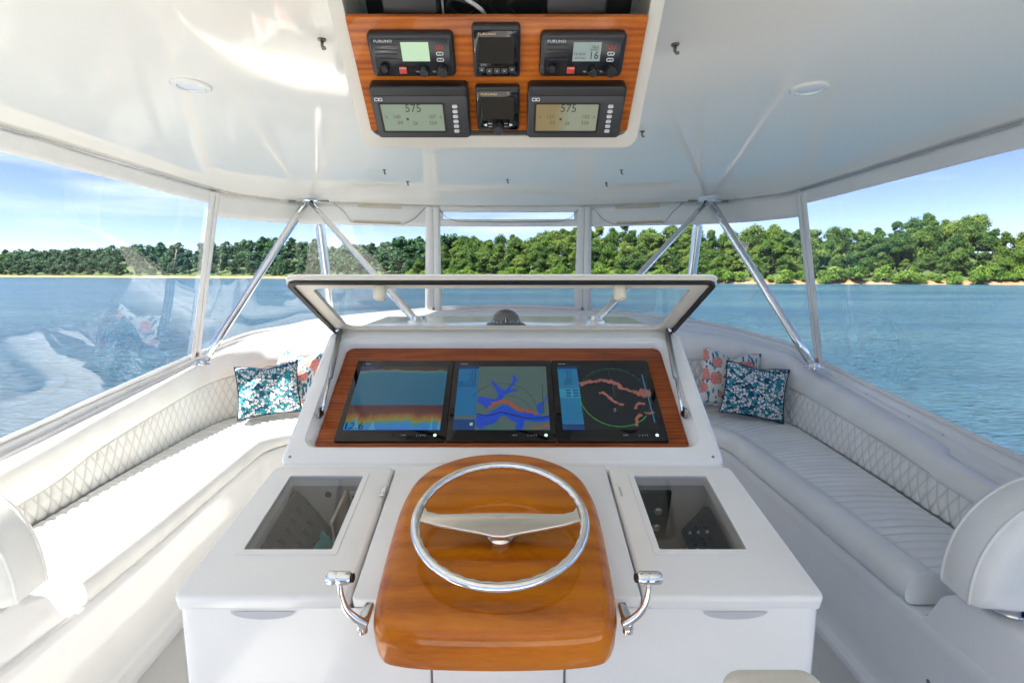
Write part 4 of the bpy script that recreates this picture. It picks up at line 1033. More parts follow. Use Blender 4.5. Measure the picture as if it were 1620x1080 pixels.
# ------------------------------------------------------------------ dash displays
def emit(name, col, st, rough=.08):
    return pbr(name, tuple(c * .12 for c in col), rough, emis=(col, st))
ES = .11
SEA = emit('chart_blue', (.01, .09, .75), ES); LAND = emit('chart_land', (.11, .19, .18), ES); SIDE = emit('chart_side', (.01, .20, .48), ES); SHALLOW = emit('chart_shallow', (.05, .22, .20), ES)
RED = emit('echo_red', (.45, .12, .08), ES); ECHO = emit('radar_echo', (.42, .16, .13), ES); GRN = emit('radar_green', (.03, .42, .10), ES); RBG = emit('radar_dark', (.012, .018, .026), ES)
INKD = emit('screen_ink', (.01, .03, .06), ES); PALE = emit('screen_pale', (.55, .80, .90), ES); NAVY = emit('screen_navy', (.015, .07, .26), ES)
def sonar_mat():
    m, n, l, b = newmat('sonar_picture')
    b.inputs['Base Color'].default_value = (.02, .02, .02, 1); b.inputs['Roughness'].default_value = .08
    tc = n.new('ShaderNodeTexCoord'); sx = n.new('ShaderNodeSeparateXYZ'); l.new(tc.outputs['Generated'], sx.inputs[0])
    mp = n.new('ShaderNodeMapping'); mp.inputs['Scale'].default_value = (9, 1.2, 1); l.new(tc.outputs['Generated'], mp.inputs[0])
    t = n.new('ShaderNodeTexNoise'); t.inputs['Scale'].default_value = 1.3; t.inputs['Detail'].default_value = 5; l.new(mp.outputs[0], t.inputs['Vector'])
    mp2 = n.new('ShaderNodeMapping'); mp2.inputs['Scale'].default_value = (60, 14, 1); l.new(tc.outputs['Generated'], mp2.inputs[0])
    t2 = n.new('ShaderNodeTexNoise'); t2.inputs['Scale'].default_value = 2; t2.inputs['Detail'].default_value = 3; l.new(mp2.outputs[0], t2.inputs['Vector'])
    # bottom profile wobble fades towards the hard upper edge of the echo
    w = n.new('ShaderNodeMapRange'); w.inputs[1].default_value = .20; w.inputs[2].default_value = .36; w.inputs[3].default_value = .20; w.inputs[4].default_value = .0; l.new(sx.outputs['Y'], w.inputs[0])
    c = n.new('ShaderNodeMath'); c.operation = 'SUBTRACT'; c.inputs[1].default_value = .5; l.new(t.outputs['Fac'], c.inputs[0])
    mu = n.new('ShaderNodeMath'); mu.operation = 'MULTIPLY'; l.new(c.outputs[0], mu.inputs[0]); l.new(w.outputs[0], mu.inputs[1])
    w2 = n.new('ShaderNodeMapRange'); w2.inputs[1].default_value = .80; w2.inputs[2].default_value = .92; w2.inputs[3].default_value = 0; w2.inputs[4].default_value = .10; l.new(sx.outputs['Y'], w2.inputs[0])
    mu2 = n.new('ShaderNodeMath'); mu2.operation = 'MULTIPLY'; l.new(c.outputs[0], mu2.inputs[0]); l.new(w2.outputs[0], mu2.inputs[1])
    c2 = n.new('ShaderNodeMath'); c2.operation = 'MULTIPLY_ADD'; c2.inputs[1].default_value = .05; c2.inputs[2].default_value = -.025; l.new(t2.outputs['Fac'], c2.inputs[0])
    w3 = n.new('ShaderNodeMapRange'); w3.inputs[1].default_value = .33; w3.inputs[2].default_value = .36; w3.inputs[3].default_value = 1; w3.inputs[4].default_value = .1; l.new(sx.outputs['Y'], w3.inputs[0])
    m3 = n.new('ShaderNodeMath'); m3.operation = 'MULTIPLY'; l.new(c2.outputs[0], m3.inputs[0]); l.new(w3.outputs[0], m3.inputs[1])
    s1 = n.new('ShaderNodeMath'); s1.operation = 'ADD'; l.new(sx.outputs['Y'], s1.inputs[0]); l.new(mu.outputs[0], s1.inputs[1])
    s2 = n.new('ShaderNodeMath'); s2.operation = 'ADD'; l.new(s1.outputs[0], s2.inputs[0]); l.new(mu2.outputs[0], s2.inputs[1])
    s3 = n.new('ShaderNodeMath'); s3.operation = 'ADD'; l.new(s2.outputs[0], s3.inputs[0]); l.new(m3.outputs[0], s3.inputs[1])
    rp = n.new('ShaderNodeValToRGB'); e = rp.color_ramp.elements
    e[0].position = 0; e[0].color = (.01, .22, .80, 1); e[1].position = 1; e[1].color = (.03, .02, .02, 1)
    for p_, c_ in ((.07, (.01, .28, .75)), (.11, (.06, .32, .22)), (.14, (.28, .30, .03)), (.19, (.36, .14, .02)), (.245, (.13, .018, .016)), (.345, (.075, .008, .014)), (.362, (.09, .02, .02)), (.368, (.0, .14, .27)), (.88, (.0, .16, .29)), (.905, (.03, .28, .34)), (.925, (.24, .17, .03)), (.94, (.10, .02, .015)), (.96, (.02, .03, .04))):
        k = e.new(p_); k.color = (*c_, 1)
    l.new(s3.outputs[0], rp.inputs[0]); l.new(rp.outputs[0], b.inputs['Emission Color']); b.inputs['Emission Strength'].default_value = ES * 1.15
    return m
SONAR = sonar_mat()
def ribbon(pts, w, z, jit=0, seed=1):
    g = random.Random(seed); P = [Vector((p[0], p[1])) for p in pts]; V = []; F = []
    if jit:
        Q = []
        for a, b in zip(P[:-1], P[1:]):
            for k in range(6): Q.append(a.lerp(b, k / 6))
        P = Q + [P[-1]]
    for i, p in enumerate(P):
        t = (P[min(i + 1, len(P) - 1)] - P[max(i - 1, 0)]).normalized(); nn = Vector((-t.y, t.x))
        a = w * (1 + jit * g.uniform(-.7, 1.2)); b = w * (1 + jit * g.uniform(-.7, 1.2))
        V += [(p.x + nn.x * a / 2, p.y + nn.y * a / 2, z), (p.x - nn.x * b / 2, p.y - nn.y * b / 2, z)]
    for i in range(len(P) - 1): F.append((2 * i, 2 * i + 1, 2 * i + 3, 2 * i + 2))
    return V, F
DW, DH = .380, .385
XS = (-.385, -.0045, .376)
dnames = ['left dash display showing a sonar echo picture', 'middle dash display showing a blue and grey nautical chart', 'right dash display showing a dark radar picture']
SX0, SX1, SY0, SY1 = -.168, .168, -.146, .158
for k in range(3):
    DM = PM_ @ T(XS[k] - .002, .111 + DH / 2, -.040)
    d = thing('dash_display', dnames[k], 'display', M=DM, group='dash displays')
    link('housing', prism_me(rr(-DW / 2 + .0008, DW / 2 - .0008, -DH / 2, DH / 2, .006, 3), 0, .012, .0015, 2), GLOSSB, d)
    def Q(u, v): return (SX0 + (SX1 - SX0) * u, SY0 + (SY1 - SY0) * v)
    def area(name, pts, mat, z=.0128):
        pp = [Q(*p) for p in pts]
        return part(name, ([(x, y, z) for x, y in pp], [tuple(range(len(pp)))]), mat, scr)
    full = [(SX0, SY0, .0124), (SX1, SY0, .0124), (SX1, SY1, .0124), (SX0, SY1, .0124)]
    scr = part('screen', (full, [(0, 1, 2, 3)]), (SONAR, LAND, RBG)[k], d)
    if k == 0:
        text('lettering', '12.6', .042, T(*Q(.10, .055), .0130), INKD, scr)
        for i, (u, h_) in enumerate(((.905, .20), (.985, .17), (.12, .2), (.30, .14))):
            area('echo_spike', [(u - .02 - .02 * (i > 1), .0), (u + .015 + .02 * (i > 1), .0), (u + .004, h_ * .6), (u - .004, h_)], emit('spike_blue', (.08, .42, .75), ES), .0127)
        area('title_bar', [(.0, .955), (.22, .955), (.22, 1), (0, 1)], NAVY)
    elif k == 1:
        area('data_column', [(0, 0), (.225, 0), (.225, 1), (0, 1)], SIDE)
        area('title_bar', [(0, .955), (.225, .955), (.225, 1), (0, 1)], NAVY, .0130)
        for i, b_ in enumerate(('6.1', '128.4', '0.2', '12.6', '38:11.123', '076:23.02')):
            text('lettering', b_, .016, T(*Q(.20, .91 - i * .047), .0133), INKD, scr, 'RIGHT')
        area('data_box', [(0, 0), (.225, 0), (.225, .15), (0, .15)], NAVY, .0130)
        area('data_box', [(.17, .06), (.2, .06), (.2, .10), (.17, .10)], PALE, .0134)
        area('data_box', [(0, .16), (.225, .16), (.225, .20), (.06, .215), (0, .20)], LAND, .0131)
        river = [(.235, .50), (.30, .49), (.42, .45), (.46, .50), (.44, .58), (.40, .66), (.385, .73), (.36, .78), (.41, .74), (.46, .66), (.50, .61), (.545, .61), (.59, .68), (.62, .76), (.61, .86), (.65, .83), (.66, .78), (.70, .80), (.655, .73), (.62, .67), (.58, .60), (.64, .615), (.70, .59), (.60, .57), (.53, .53), (.50, .46), (.44, .40), (.37, .35), (.33, .31), (.29, .37), (.25, .40), (.235, .42)]
        area('river', river, SEA)
        area('river', [(.235, .24), (.33, .22), (.42, .29), (.50, .36), (.56, .36), (.62, .30), (.68, .25), (.78, .26), (.90, .20), (1, .20), (1, .13), (.90, .11), (.80, .12), (.745, .14), (.72, .02), (.70, 0), (.64, 0), (.66, .09), (.60, .14), (.54, .20), (.49, .20), (.44, .10), (.34, .06), (.30, .0), (.235, .05)], SEA)
        area('river', [(.88, .23), (.93, .23), (.93, .36), (.98, .44), (1, .54), (.975, .50), (.96, .42), (.90, .40), (.87, .32)], SEA)
        area('shallows', [(.66, .60), (.73, .585), (.67, .575)], SHALLOW, .0130); area('shallows', [(.30, .0), (.42, .08), (.48, .03), (.44, .0)], SHALLOW, .0130)
        part('coast_echo', ribbon([Q(*p) for p in ((.36, .32), (.42, .385), (.50, .42), (.56, .42), (.62, .36), (.68, .29), (.74, .28), (.80, .26), (.88, .23))], .010, .0134, 1.0, 3), RED, scr)
        part('coast_echo', ribbon([Q(*p) for p in ((.82, .02), (.90, .03), (1, .07))], .006, .0134, .8, 4), RED, scr)
        part('course_line', ribbon([Q(*p) for p in ((.235, .23), (.34, .20), (.42, .22), (.48, .255), (.55, .24), (.62, .21), (.75, .17), (.87, .155), (1, .20))], .0035, .0136), INKD, scr)
        part('range_arc', ribbon([Q(.50 + .42 * math.cos(R(a)) * .9, .25 + .46 * math.sin(R(a))) for a in range(5, 150, 6)], .0012, .0135), INKD, scr)
        part('range_arc', ribbon([Q(.50 + .36 * math.cos(R(a)) * .9, .22 + .30 * math.sin(R(a))) for a in range(5, 100, 6)], .0010, .0135), INKD, scr)
        part('scale_bar', ribbon([Q(.945, .24), Q(.945, .70)], .002, .0135), INKD, scr)
    else:
        area('data_column', [(0, 0), (.225, 0), (.225, 1), (0, 1)], emit('radar_side', (.02, .24, .50), ES))
        area('title_bar', [(0, .955), (.225, .955), (.225, 1), (0, 1)], NAVY, .0130); area('title_bar', [(0, .0), (.225, .0), (.225, .08), (0, .08)], NAVY, .0130)
        for i, b_ in enumerate(('128.4', '6.1', '0.2', '12.6', '76:23', '38:11')): text('lettering', b_, .014, T(*Q(.15, .90 - i * .04), .0133), INKD, scr, 'RIGHT')
        area('data_box', [(0, .475), (.225, .475), (.225, .625), (0, .625)], emit('radar_box', (.05, .38, .60), ES), .0130)
        for i in range(3):
            for j in range(2): area('data_box', [(.07 + j * .08, .495 + i * .045), (.125 + j * .08, .495 + i * .045), (.125 + j * .08, .515 + i * .045), (.07 + j * .08, .515 + i * .045)], NAVY, .0133)
        cxr, cyr = .60, .50
        part('range_ring', ribbon([Q(cxr + .385 * math.cos(R(a)), cyr + .455 * math.sin(R(a))) for a in range(175, 325, 5)], .0024, .0130), emit('ring_lime', (.10, .55, .06), ES), scr)
        part('range_ring', ribbon([Q(cxr + .385 * math.cos(R(a)), cyr + .455 * math.sin(R(a))) for a in range(-35, 176, 5)], .0014, .0130), emit('ring_dim', (.02, .20, .07), ES), scr)
        for a in range(0, 360, 12): 
            part('ring_tick', ribbon([Q(cxr + r_ * .385 * math.cos(R(a)), cyr + r_ * .455 * math.sin(R(a))) for r_ in (1.0, 1.035)], .002, .0131), GRN, scr)
        for i, (pl_, w_) in enumerate((([(.235, .69), (.30, .72), (.38, .74), (.47, .76), (.55, .75), (.63, .71), (.70, .63), (.78, .58), (.85, .575)], .013), ([(.88, .59), (.95, .55), (1.0, .53)], .024), ([(.43, .555), (.49, .545), (.54, .47), (.60, .40), (.68, .365)], .008), ([(.80, .30), (.81, .36), (.85, .385), (.91, .38)], .008), ([(.76, .055), (.78, .15), (.82, .22), (.85, .20)], .008), ([(.82, .565), (.93, .50), (.93, .60)], .012), ([(.88, .25), (.95, .235), (.98, .26)], .006))):
            part('echo', ribbon([Q(*p) for p in pl_], w_, .0134, .9, 20 + i), ECHO, scr)
        part('heading_line', ribbon([Q(.60, .50), Q(.58, .98)], .0010, .0132), emit('line_grey', (.12, .16, .16), ES), scr)
        part('slider', ribbon([Q(.955, .86), Q(.965, .10)], .004, .0136), emit('slider_blue', (.08, .25, .50), ES), scr)
        for v_ in (.30, .27): part('echo', ribbon([Q(.56, v_), Q(.585, v_)], .005, .0134), emit('target_grey', (.25, .28, .28), ES), scr)
    lathe('power_button', [(.0055, 0), (.0055, .001), (.001, .0012)], emit('button_glow', (.45, .75, .55), .6), d, 16, M=T(.153, -.168, .012))
    text('lettering', '( - o + )', .010, T(.105, -.168, .0123), LGREY, d); text('lettering', 'HOME', .006, T(.045, -.168, .0123), LGREY, d)
    text('lettering', 'FURUNO', .007, T(-.150, .172, .0123), LGREY, d)

# ------------------------------------------------------------------ overhead electronics box
OM = frame((0, 1.30, 1.984), (0, -.696, .718))
ob = thing('overhead_box', 'overhead electronics box with open rosewood face under the ceiling', 'electronics box', M=OM)
OFFW = pbr('offwhite_flange', (.70, .655, .58), .35, var=.05)
ring('flange', rr(-.337, .335, -.004, .56, .03, 6), rr(-.306, .305, .03, .53, .02, 6), -.012, 0, OFFW, ob, lip=.006)
# housing walls run up from the flange into the ceiling
for nm, V in (('housing_side', [(-.322, .0, -.012), (-.322, .55, -.012), (-.322, .55, -.30), (-.322, .0, -.30)]), ('housing_side', [(.320, .0, -.012), (.320, .0, -.30), (.320, .55, -.30), (.320, .55, -.012)]), ('housing_back', [(-.322, .012, -.012), (-.322, .012, -.30), (.320, .012, -.30), (.320, .012, -.012)])):
    part(nm, (V, [(0, 1, 2, 3)]), OFFW, ob)
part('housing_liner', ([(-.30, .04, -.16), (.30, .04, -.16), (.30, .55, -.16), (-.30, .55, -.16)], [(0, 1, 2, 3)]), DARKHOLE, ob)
wp = link('wood_face', box_me(-.304, .303, .050, .2905, -.004, .012, .0015, 2), ROSE, ob)
for i in range(9):
    x = -.18 + i * .032 + rng.uniform(-.01, .01); pts = [(x, .25, -.07)]
    for q in range(5): pts.append((x + rng.uniform(-.06, .06), .29 + q * .03, -.05 + rng.uniform(-.03, .025)))
    tube('wire', [crom(pts, k / 4) for k in range(21)], rng.choice((.003, .004, .0055)), (BLACKR, BLACKR, LGREY)[i % 3], ob, 6)
for x0, x1 in ((-.23, -.12), (.10, .22)): box('unit_back', x0, x1, .27, .330, -.07, -.008, BLACKP, ob, .004, 2)
lathe('grommet', [(.012, -.05), (.014, -.045), (.009, -.042), (.001, -.042)], BLACKR, ob, 16, M=T(.045, .315, 0))

LCD = pbr('lcd_green', (.30, .36, .27), .12); LCD2 = pbr('lcd_bright', (.42, .55, .38), .12, emis=((.42, .60, .40), .12)); LCD3 = pbr('lcd_grey', (.36, .43, .40), .12)
def lcd_amber():
    m, n, l, b = newmat('lcd_amber_to_green'); b.inputs['Roughness'].default_value = .12
    tc = n.new('ShaderNodeTexCoord'); sx = n.new('ShaderNodeSeparateXYZ'); l.new(tc.outputs['Generated'], sx.inputs[0])
    rp = n.new('ShaderNodeValToRGB'); e = rp.color_ramp.elements; e[0].position = .30; e[0].color = (.32, .24, .11, 1); e[1].position = .55; e[1].color = (.33, .35, .25, 1)
    l.new(sx.outputs[0], rp.inputs[0]); l.new(rp.outputs[0], b.inputs['Base Color']); return m
LCDA = lcd_amber()
def radio(cx, lab, lcd, ch):
    M = OM @ T(cx, .2245, .006)
    t = thing('marine_radio', 'black marine radio at the upper %s of the overhead box' % lab, 'radio', M=M, group='marine radios')
    w, h = .176, .086
    link('body', prism_me(rr(-w / 2, w / 2, -h / 2, h / 2, .010, 5), 0, .024, .006, 3), BLACKP, t)
    link('face', prism_me(rr(-w / 2 + .007, w / 2 - .007, -h / 2 + .004, h / 2 - .010, .005, 3), .0235, .0255, .001, 1), pbr('satin_black_face', (.010, .012, .016), .28), t)
    s_ = -1 if ch else 1
    part('lcd', ([(-.020, -.010, .0262), (.037, -.010, .0262), (.037, .027, .0262), (-.020, .027, .0262)], [(0, 1, 2, 3)]), lcd, t)
    for i in range(4): box('speaker_slot', -.074, -.030, .020 - i * .009, .0222 - i * .009, .0256, .0266, DGREY, t)
    text('lettering', 'FURUNO', .0072, T(-.074, .0285, .0262), WHITEINK, t, 'LEFT', 1.3)
    if ch:
        text('lettering', '16', .021, T(.0235, .001, .0266), LCDINK, t); text('lettering', '156.8', .007, T(.024, .018, .0266), LCDINK, t); text('lettering', 'SAFETY', .0055, T(.024, .0125, .0266), LCDINK, t)
        text('lettering', 'TX 25W', .007, T(-.006, .004, .0266), LCDFAINT, t); text('lettering', 'INT DSC', .006, T(-.004, -.004, .0266), LCDFAINT, t)
    for i in range(3):
        y = .017 - i * .012
        ring('button', rr(.051, .066, y - .0035, y + .0035, .0033, 4), rr(.0525, .0645, y - .0022, y + .0022, .0020, 4), .0256, .0268, REDINK if i == 0 else WHITEINK, t)
    text('lettering', '16', .0045, T(.0585, .017, .0262), REDINK, t); text('lettering', '<', .0055, T(.0585, .005, .0262), WHITEINK, t); text('lettering', 'o', .0055, T(.0585, -.007, .0262), WHITEINK, t)
    lathe('socket', [(.010, .0255), (.0105, .032), (.0085, .034), (.007, .030), (.001, .030)], BLACKR, t, 20, M=T(-.062, -.026, 0))
    box('distress_cover', -.030, -.014, -.034, -.020, .0256, .030, REDINK, t, .001, 2); text('lettering', 'DISTRESS', .0036, T(-.022, -.0225, .0303), WHITEINK, t)
    lathe('knob', [(.0095, .0255), (.0095, .040), (.008, .043), (.001, .043)], BLACKP, t, 24, M=T(.024, -.027, 0)); lathe('knob', [(.0115, .0255), (.0115, .042), (.010, .045), (.001, .045)], BLACKP, t, 24, M=T(.062, -.025, 0))
    text('lettering', 'VOL', .004, T(.008, -.031, .0262), WHITEINK, t); text('lettering', 'CH', .004, T(.043, -.031, .0262), WHITEINK, t)
radio(-.178, 'left', LCD2, False); radio(.176, 'right', LCD3, True)
def instrument(cy, lab, knob):
    M = OM @ T(-.002, cy, .012)
    t = thing('instrument_display', 'small square black instrument display %s' % lab, 'display', M=M, group='small instrument displays')
    w = .098
    link('body', prism_me(rr(-w / 2, w / 2, -.0505, .0505, .006, 4), 0, .018, .004, 3), BLACKP, t)
    link('face', prism_me(rr(-w / 2 + .003, w / 2 - .003, -.048, .042, .004, 3), .0175, .0190, .0008, 1), GLOSSB, t)
    part('screen', ([(-.036, -.022, .0193), (.036, -.022, .0193), (.036, .029, .0193), (-.036, .029, .0193)], [(0, 1, 2, 3)]), pbr('dead_screen', (.022, .018, .011), .06), t)
    text('lettering', 'FURUNO', .0066, T(-.037, .0345, .0194), GOLDINK, t, 'LEFT', 1.35)
    if knob:
        lathe('knob', [(.0115, .018), (.0115, .032), (.010, .036), (.001, .036)], DGREY, t, 26, M=T(.0, -.042, 0))
        for sd in (-1, 1):
            part('arrow', ([(sd * .026, -.032, .0194), (sd * .026, -.040, .0194), (sd * .034, -.036, .0194)], [(0, 1, 2)]), WHITEINK, t)
            text('lettering', 'MENU' if sd < 0 else 'DISP', .0042, T(sd * .018, -.033, .0194), WHITEINK, t); text('lettering', 'ENT', .0042, T(sd * .018, -.040, .0194), WHITEINK, t)
    else:
        for i in range(5):
            x = -.032 + i * .016; y = -.037 + .003 * (abs(i - 2) == 2)
            link('button', prism_me(rr(x - .0068, x + .0068, y - .006, y + .006, .002, 3), .0188, .0205, .0006, 1), DGREY, t)
            text('lettering', 'o<v>+'[i], .008, T(x, y, .0208), WHITEINK, t)
instrument(.2315, 'at the top middle of the overhead box', False); instrument(.1105, 'with a round knob, lower middle of the overhead box', True)
def engine(cx, lab, lcd, nums, amber):
    M = OM @ T(cx, .107, .001)
    t = thing('engine_display', 'black engine monitor with %s screen at the lower %s of the overhead box' % ('amber tinted' if amber else 'grey green', lab), 'display', M=M, group='engine monitors')
    w, h = .216, .120
    link('body', prism_me(rr(-w / 2, w / 2, -h / 2, h / 2, .010, 5), 0, .040, .005, 3), BLACKP, t)
    link('face', prism_me(rr(-w / 2 + .003, w / 2 - .003, -h / 2 + .003, h / 2 - .020, .006, 4), .0395, .042, .001, 2), DGREY, t)
    x0, x1, y0, y1 = -.088, .050, -.040, .022
    link('lcd_rim', mesh(*ring_vf(rr(x0 - .005, x1 + .005, y0 - .005, y1 + .003, .003, 3), rr(x0, x1, y0, y1, .002, 3), .0405, .0432)), BLACKR, t)
    part('lcd', ([(x0, y0, .0424), (x1, y0, .0424), (x1, y1, .0424), (x0, y1, .0424)], [(0, 1, 2, 3)]), lcd, t)
    z = .0427; xm = (x0 + x1) / 2
    text('lettering', '575', .026, T(xm + .003, .0125, z), LCDINK, t, 'CENTER', .95)
    a, b_, c_, d_, e_ = nums
    text('lettering', a, .012, T(-.056, -.007, z), LCDFAINT, t); text('lettering', b_, .012, T(-.050, -.021, z), LCDFAINT, t); text('lettering', c_, .011, T(xm + .003, -.022, z), LCDFAINT, t)
    text('lettering', d_, .012, T(.024, -.007, z), LCDFAINT, t); text('lettering', e_, .012, T(.024, -.021, z), LCDFAINT, t)
    text('lettering', 'A', .008, T(-.079, -.007, z), LCDFAINT, t); text('lettering', 'A', .008, T(.043, -.007, z), LCDFAINT, t)
    lathe('lcd_mark', [(.003, 0), (.003, .0003), (.001, .0003)], LCDINK, t, 12, M=T(xm - .013, -.012, z))
    for i in range(6): link('key', prism_me(rr(.071, .083, .0135 - i * .0115, .0215 - i * .0115, .003, 4), .0418, .0445, .001, 2), LGREY, t)
    # maker's mark: two small outlined boxes side by side
    ring('mark', rr(-.098, -.089, .029, .036, .0008, 1), rr(-.0968, -.0902, .0302, .0348, .0004, 1), .0412, .0426, WHITEINK, t); ring('mark', rr(-.0885, -.081, .029, .036, .0008, 1), rr(-.0873, -.0822, .0302, .0348, .0004, 1), .0412, .0426, WHITEINK, t)
engine(-.174, 'left', LCD, ('140', '59', '26', '107', '224'), False); engine(.172, 'right', LCDA, ('137', '59', '26', '103', '226'), True)

# ------------------------------------------------------------------ scatter pillows
def teal_print():
    m, n, l, b = newmat('teal_floral_print'); b.inputs['Roughness'].default_value = .85
    tc = n.new('ShaderNodeTexCoord'); ds = n.new('ShaderNodeTexNoise'); ds.inputs['Scale'].default_value = 9; l.new(tc.outputs['UV'], ds.inputs['Vector'])
    mxv = n.new('ShaderNodeMixRGB'); mxv.inputs[0].default_value = .06; l.new(tc.outputs['UV'], mxv.inputs[1]); l.new(ds.outputs['Color'], mxv.inputs[2])
    vo = n.new('ShaderNodeTexVoronoi'); vo.inputs['Scale'].default_value = 22; vo.feature = 'DISTANCE_TO_EDGE'; l.new(mxv.outputs[0], vo.inputs['Vector'])
    vc = n.new('ShaderNodeTexVoronoi'); vc.inputs['Scale'].default_value = 22; l.new(mxv.outputs[0], vc.inputs['Vector'])
    vb = n.new('ShaderNodeTexVoronoi'); vb.inputs['Scale'].default_value = 7; l.new(mxv.outputs[0], vb.inputs['Vector'])
    sep = n.new('ShaderNodeSeparateColor'); l.new(vc.outputs['Color'], sep.inputs[0])
    r1 = n.new('ShaderNodeValToRGB'); r1.color_ramp.interpolation = 'CONSTANT'; e = r1.color_ramp.elements
    e[0].position = 0; e[0].color = (.70, .74, .74, 1); e[1].position = .52; e[1].color = (.03, .30, .34, 1)
    k = e.new(.72); k.color = (.01, .07, .14, 1); k = e.new(.86); k.color = (.10, .42, .50, 1)
    l.new(sep.outputs[0], r1.inputs[0])
    r2 = n.new('ShaderNodeValToRGB'); r2.color_ramp.elements[0].position = .05; r2.color_ramp.elements[1].position = .10; l.new(vo.outputs['Distance'], r2.inputs[0])
    mx = n.new('ShaderNodeMixRGB'); mx.inputs[1].default_value = (.008, .045, .09, 1); l.new(r2.outputs[0], mx.inputs[0]); l.new(r1.outputs[0], mx.inputs[2])
    r3 = n.new('ShaderNodeValToRGB'); r3.color_ramp.elements[0].position = .14; r3.color_ramp.elements[1].position = .20; l.new(vb.outputs['Distance'], r3.inputs[0])
    mx2 = n.new('ShaderNodeMixRGB'); mx2.inputs[1].default_value = (.03, .28, .36, 1); l.new(r3.outputs[0], mx2.inputs[0]); l.new(mx.outputs[0], mx2.inputs[2])
    l.new(mx2.outputs[0], b.inputs['Base Color']); return m
def coral_print():
    m, n, l, b = newmat('coral_floral_print'); b.inputs['Roughness'].default_value = .85
    tc = n.new('ShaderNodeTexCoord'); ds = n.new('ShaderNodeTexNoise'); ds.inputs['Scale'].default_value = 6; l.new(tc.outputs['UV'], ds.inputs['Vector'])
    mxv = n.new('ShaderNodeMixRGB'); mxv.inputs[0].default_value = .10; l.new(tc.outputs['UV'], mxv.inputs[1]); l.new(ds.outputs['Color'], mxv.inputs[2])
    vb = n.new('ShaderNodeTexVoronoi'); vb.inputs['Scale'].default_value = 4.4; vb.inputs['Randomness'].default_value = .75; l.new(mxv.outputs[0], vb.inputs['Vector'])
    mp = n.new('ShaderNodeMapping'); mp.inputs['Rotation'].default_value = (0, 0, R(35)); mp.inputs['Scale'].default_value = (1, .38, 1); l.new(mxv.outputs[0], mp.inputs[0])
    vl = n.new('ShaderNodeTexVoronoi'); vl.inputs['Scale'].default_value = 26; l.new(mp.outputs[0], vl.inputs['Vector'])
    sep = n.new('ShaderNodeSeparateColor'); l.new(vl.outputs['Color'], sep.inputs[0])
    lf = n.new('ShaderNodeValToRGB'); lf.color_ramp.elements[0].position = .50; lf.color_ramp.elements[1].position = .56; lf.color_ramp.elements[0].color = (1, 1, 1, 1); lf.color_ramp.elements[1].color = (0, 0, 0, 1); l.new(vl.outputs['Distance'], lf.inputs[0])
    lc = n.new('ShaderNodeValToRGB'); lc.color_ramp.interpolation = 'CONSTANT'; e = lc.color_ramp.elements; e[0].color = (.03, .16, .26, 1); e[1].position = .4; e[1].color = (.06, .30, .34, 1); k = e.new(.62); k.color = (.70, .68, .62, 1); l.new(sep.outputs[1], lc.inputs[0])
    m1 = n.new('ShaderNodeMixRGB'); m1.inputs[1].default_value = (.72, .70, .66, 1); l.new(lf.outputs[0], m1.inputs[0]); l.new(lc.outputs[0], m1.inputs[2])
    fl_ = n.new('ShaderNodeValToRGB'); fl_.color_ramp.elements[0].position = .40; fl_.color_ramp.elements[1].position = .44; fl_.color_ramp.elements[0].color = (1, 1, 1, 1); fl_.color_ramp.elements[1].color = (0, 0, 0, 1); l.new(vb.outputs['Distance'], fl_.inputs[0])
    t = n.new('ShaderNodeTexNoise'); t.inputs['Scale'].default_value = 40; l.new(tc.outputs['UV'], t.inputs['Vector'])
    fc = n.new('ShaderNodeValToRGB'); fc.color_ramp.elements[0].position = .4; fc.color_ramp.elements[1].position = .6; fc.color_ramp.elements[0].color = (.68, .15, .11, 1); fc.color_ramp.elements[1].color = (.74, .38, .34, 1); l.new(t.outputs['Fac'], fc.inputs[0])
    m2 = n.new('ShaderNodeMixRGB'); l.new(fl_.outputs[0], m2.inputs[0]); l.new(m1.outputs[0], m2.inputs[1]); l.new(fc.outputs[0], m2.inputs[2])
    l.new(m2.outputs[0], b.inputs['Base Color']); return m
TEALP = teal_print(); CORALP = coral_print()
def pillow(M, w, h, th, mat, label, pip, dent, pipmat):
    t = thing('scatter_pillow', label, 'pillow', M=M, group='scatter pillows')
    N = 30; V = []; F = []; UV = []
    def P(u, v, s_):
        px = 1 - .075 * (1 - abs(v) ** 2.2) * abs(u) ** 6; py = 1 - .075 * (1 - abs(u) ** 2.2) * abs(v) ** 6
        x = u * w / 2 * px; y = v * h / 2 * py
        e = max(0, (1 - abs(u) ** 2.4)) ** .55 * max(0, (1 - abs(v) ** 2.4)) ** .55
        z = s_ * th / 2 * e * (1 + .10 * mnoise.noise(Vector((u * 2.2, v * 2.2, s_ * 3 + w * 40))))
        y -= dent * math.exp(-(u / .35) ** 2) * max(0, v) ** 2.5
        return (x, y, z)
    for s_ in (1, -1):
        o = len(V)
        for i in range(N + 1):
            for j in range(N + 1):
                u, v = i / N * 2 - 1, j / N * 2 - 1; V.append(P(u, v, s_)); UV.append((i / N, j / N))
        for i in range(N):
            for j in range(N):
                q = (o + i * (N + 1) + j, o + (i + 1) * (N + 1) + j, o + (i + 1) * (N + 1) + j + 1, o + i * (N + 1) + j + 1)
                F.append(q if s_ > 0 else tuple(reversed(q)))
    me = mesh(V, F, True); ul = me.uv_layers.new(name='UVMap')
    for lp in me.loops: ul.data[lp.index].uv = UV[lp.vertex_index]
    link('cover', me, mat, t)
    if pip:
        E_ = [(i / N * 2 - 1, -1) for i in range(N)] + [(1, j / N * 2 - 1) for j in range(N)] + [(1 - i / N * 2, 1) for i in range(N)] + [(-1, 1 - j / N * 2) for j in range(N)]
        tube('piping', [P(u, v, 0.001) for u, v in E_], .006, pipmat, t, 6, closed=True)
    return t
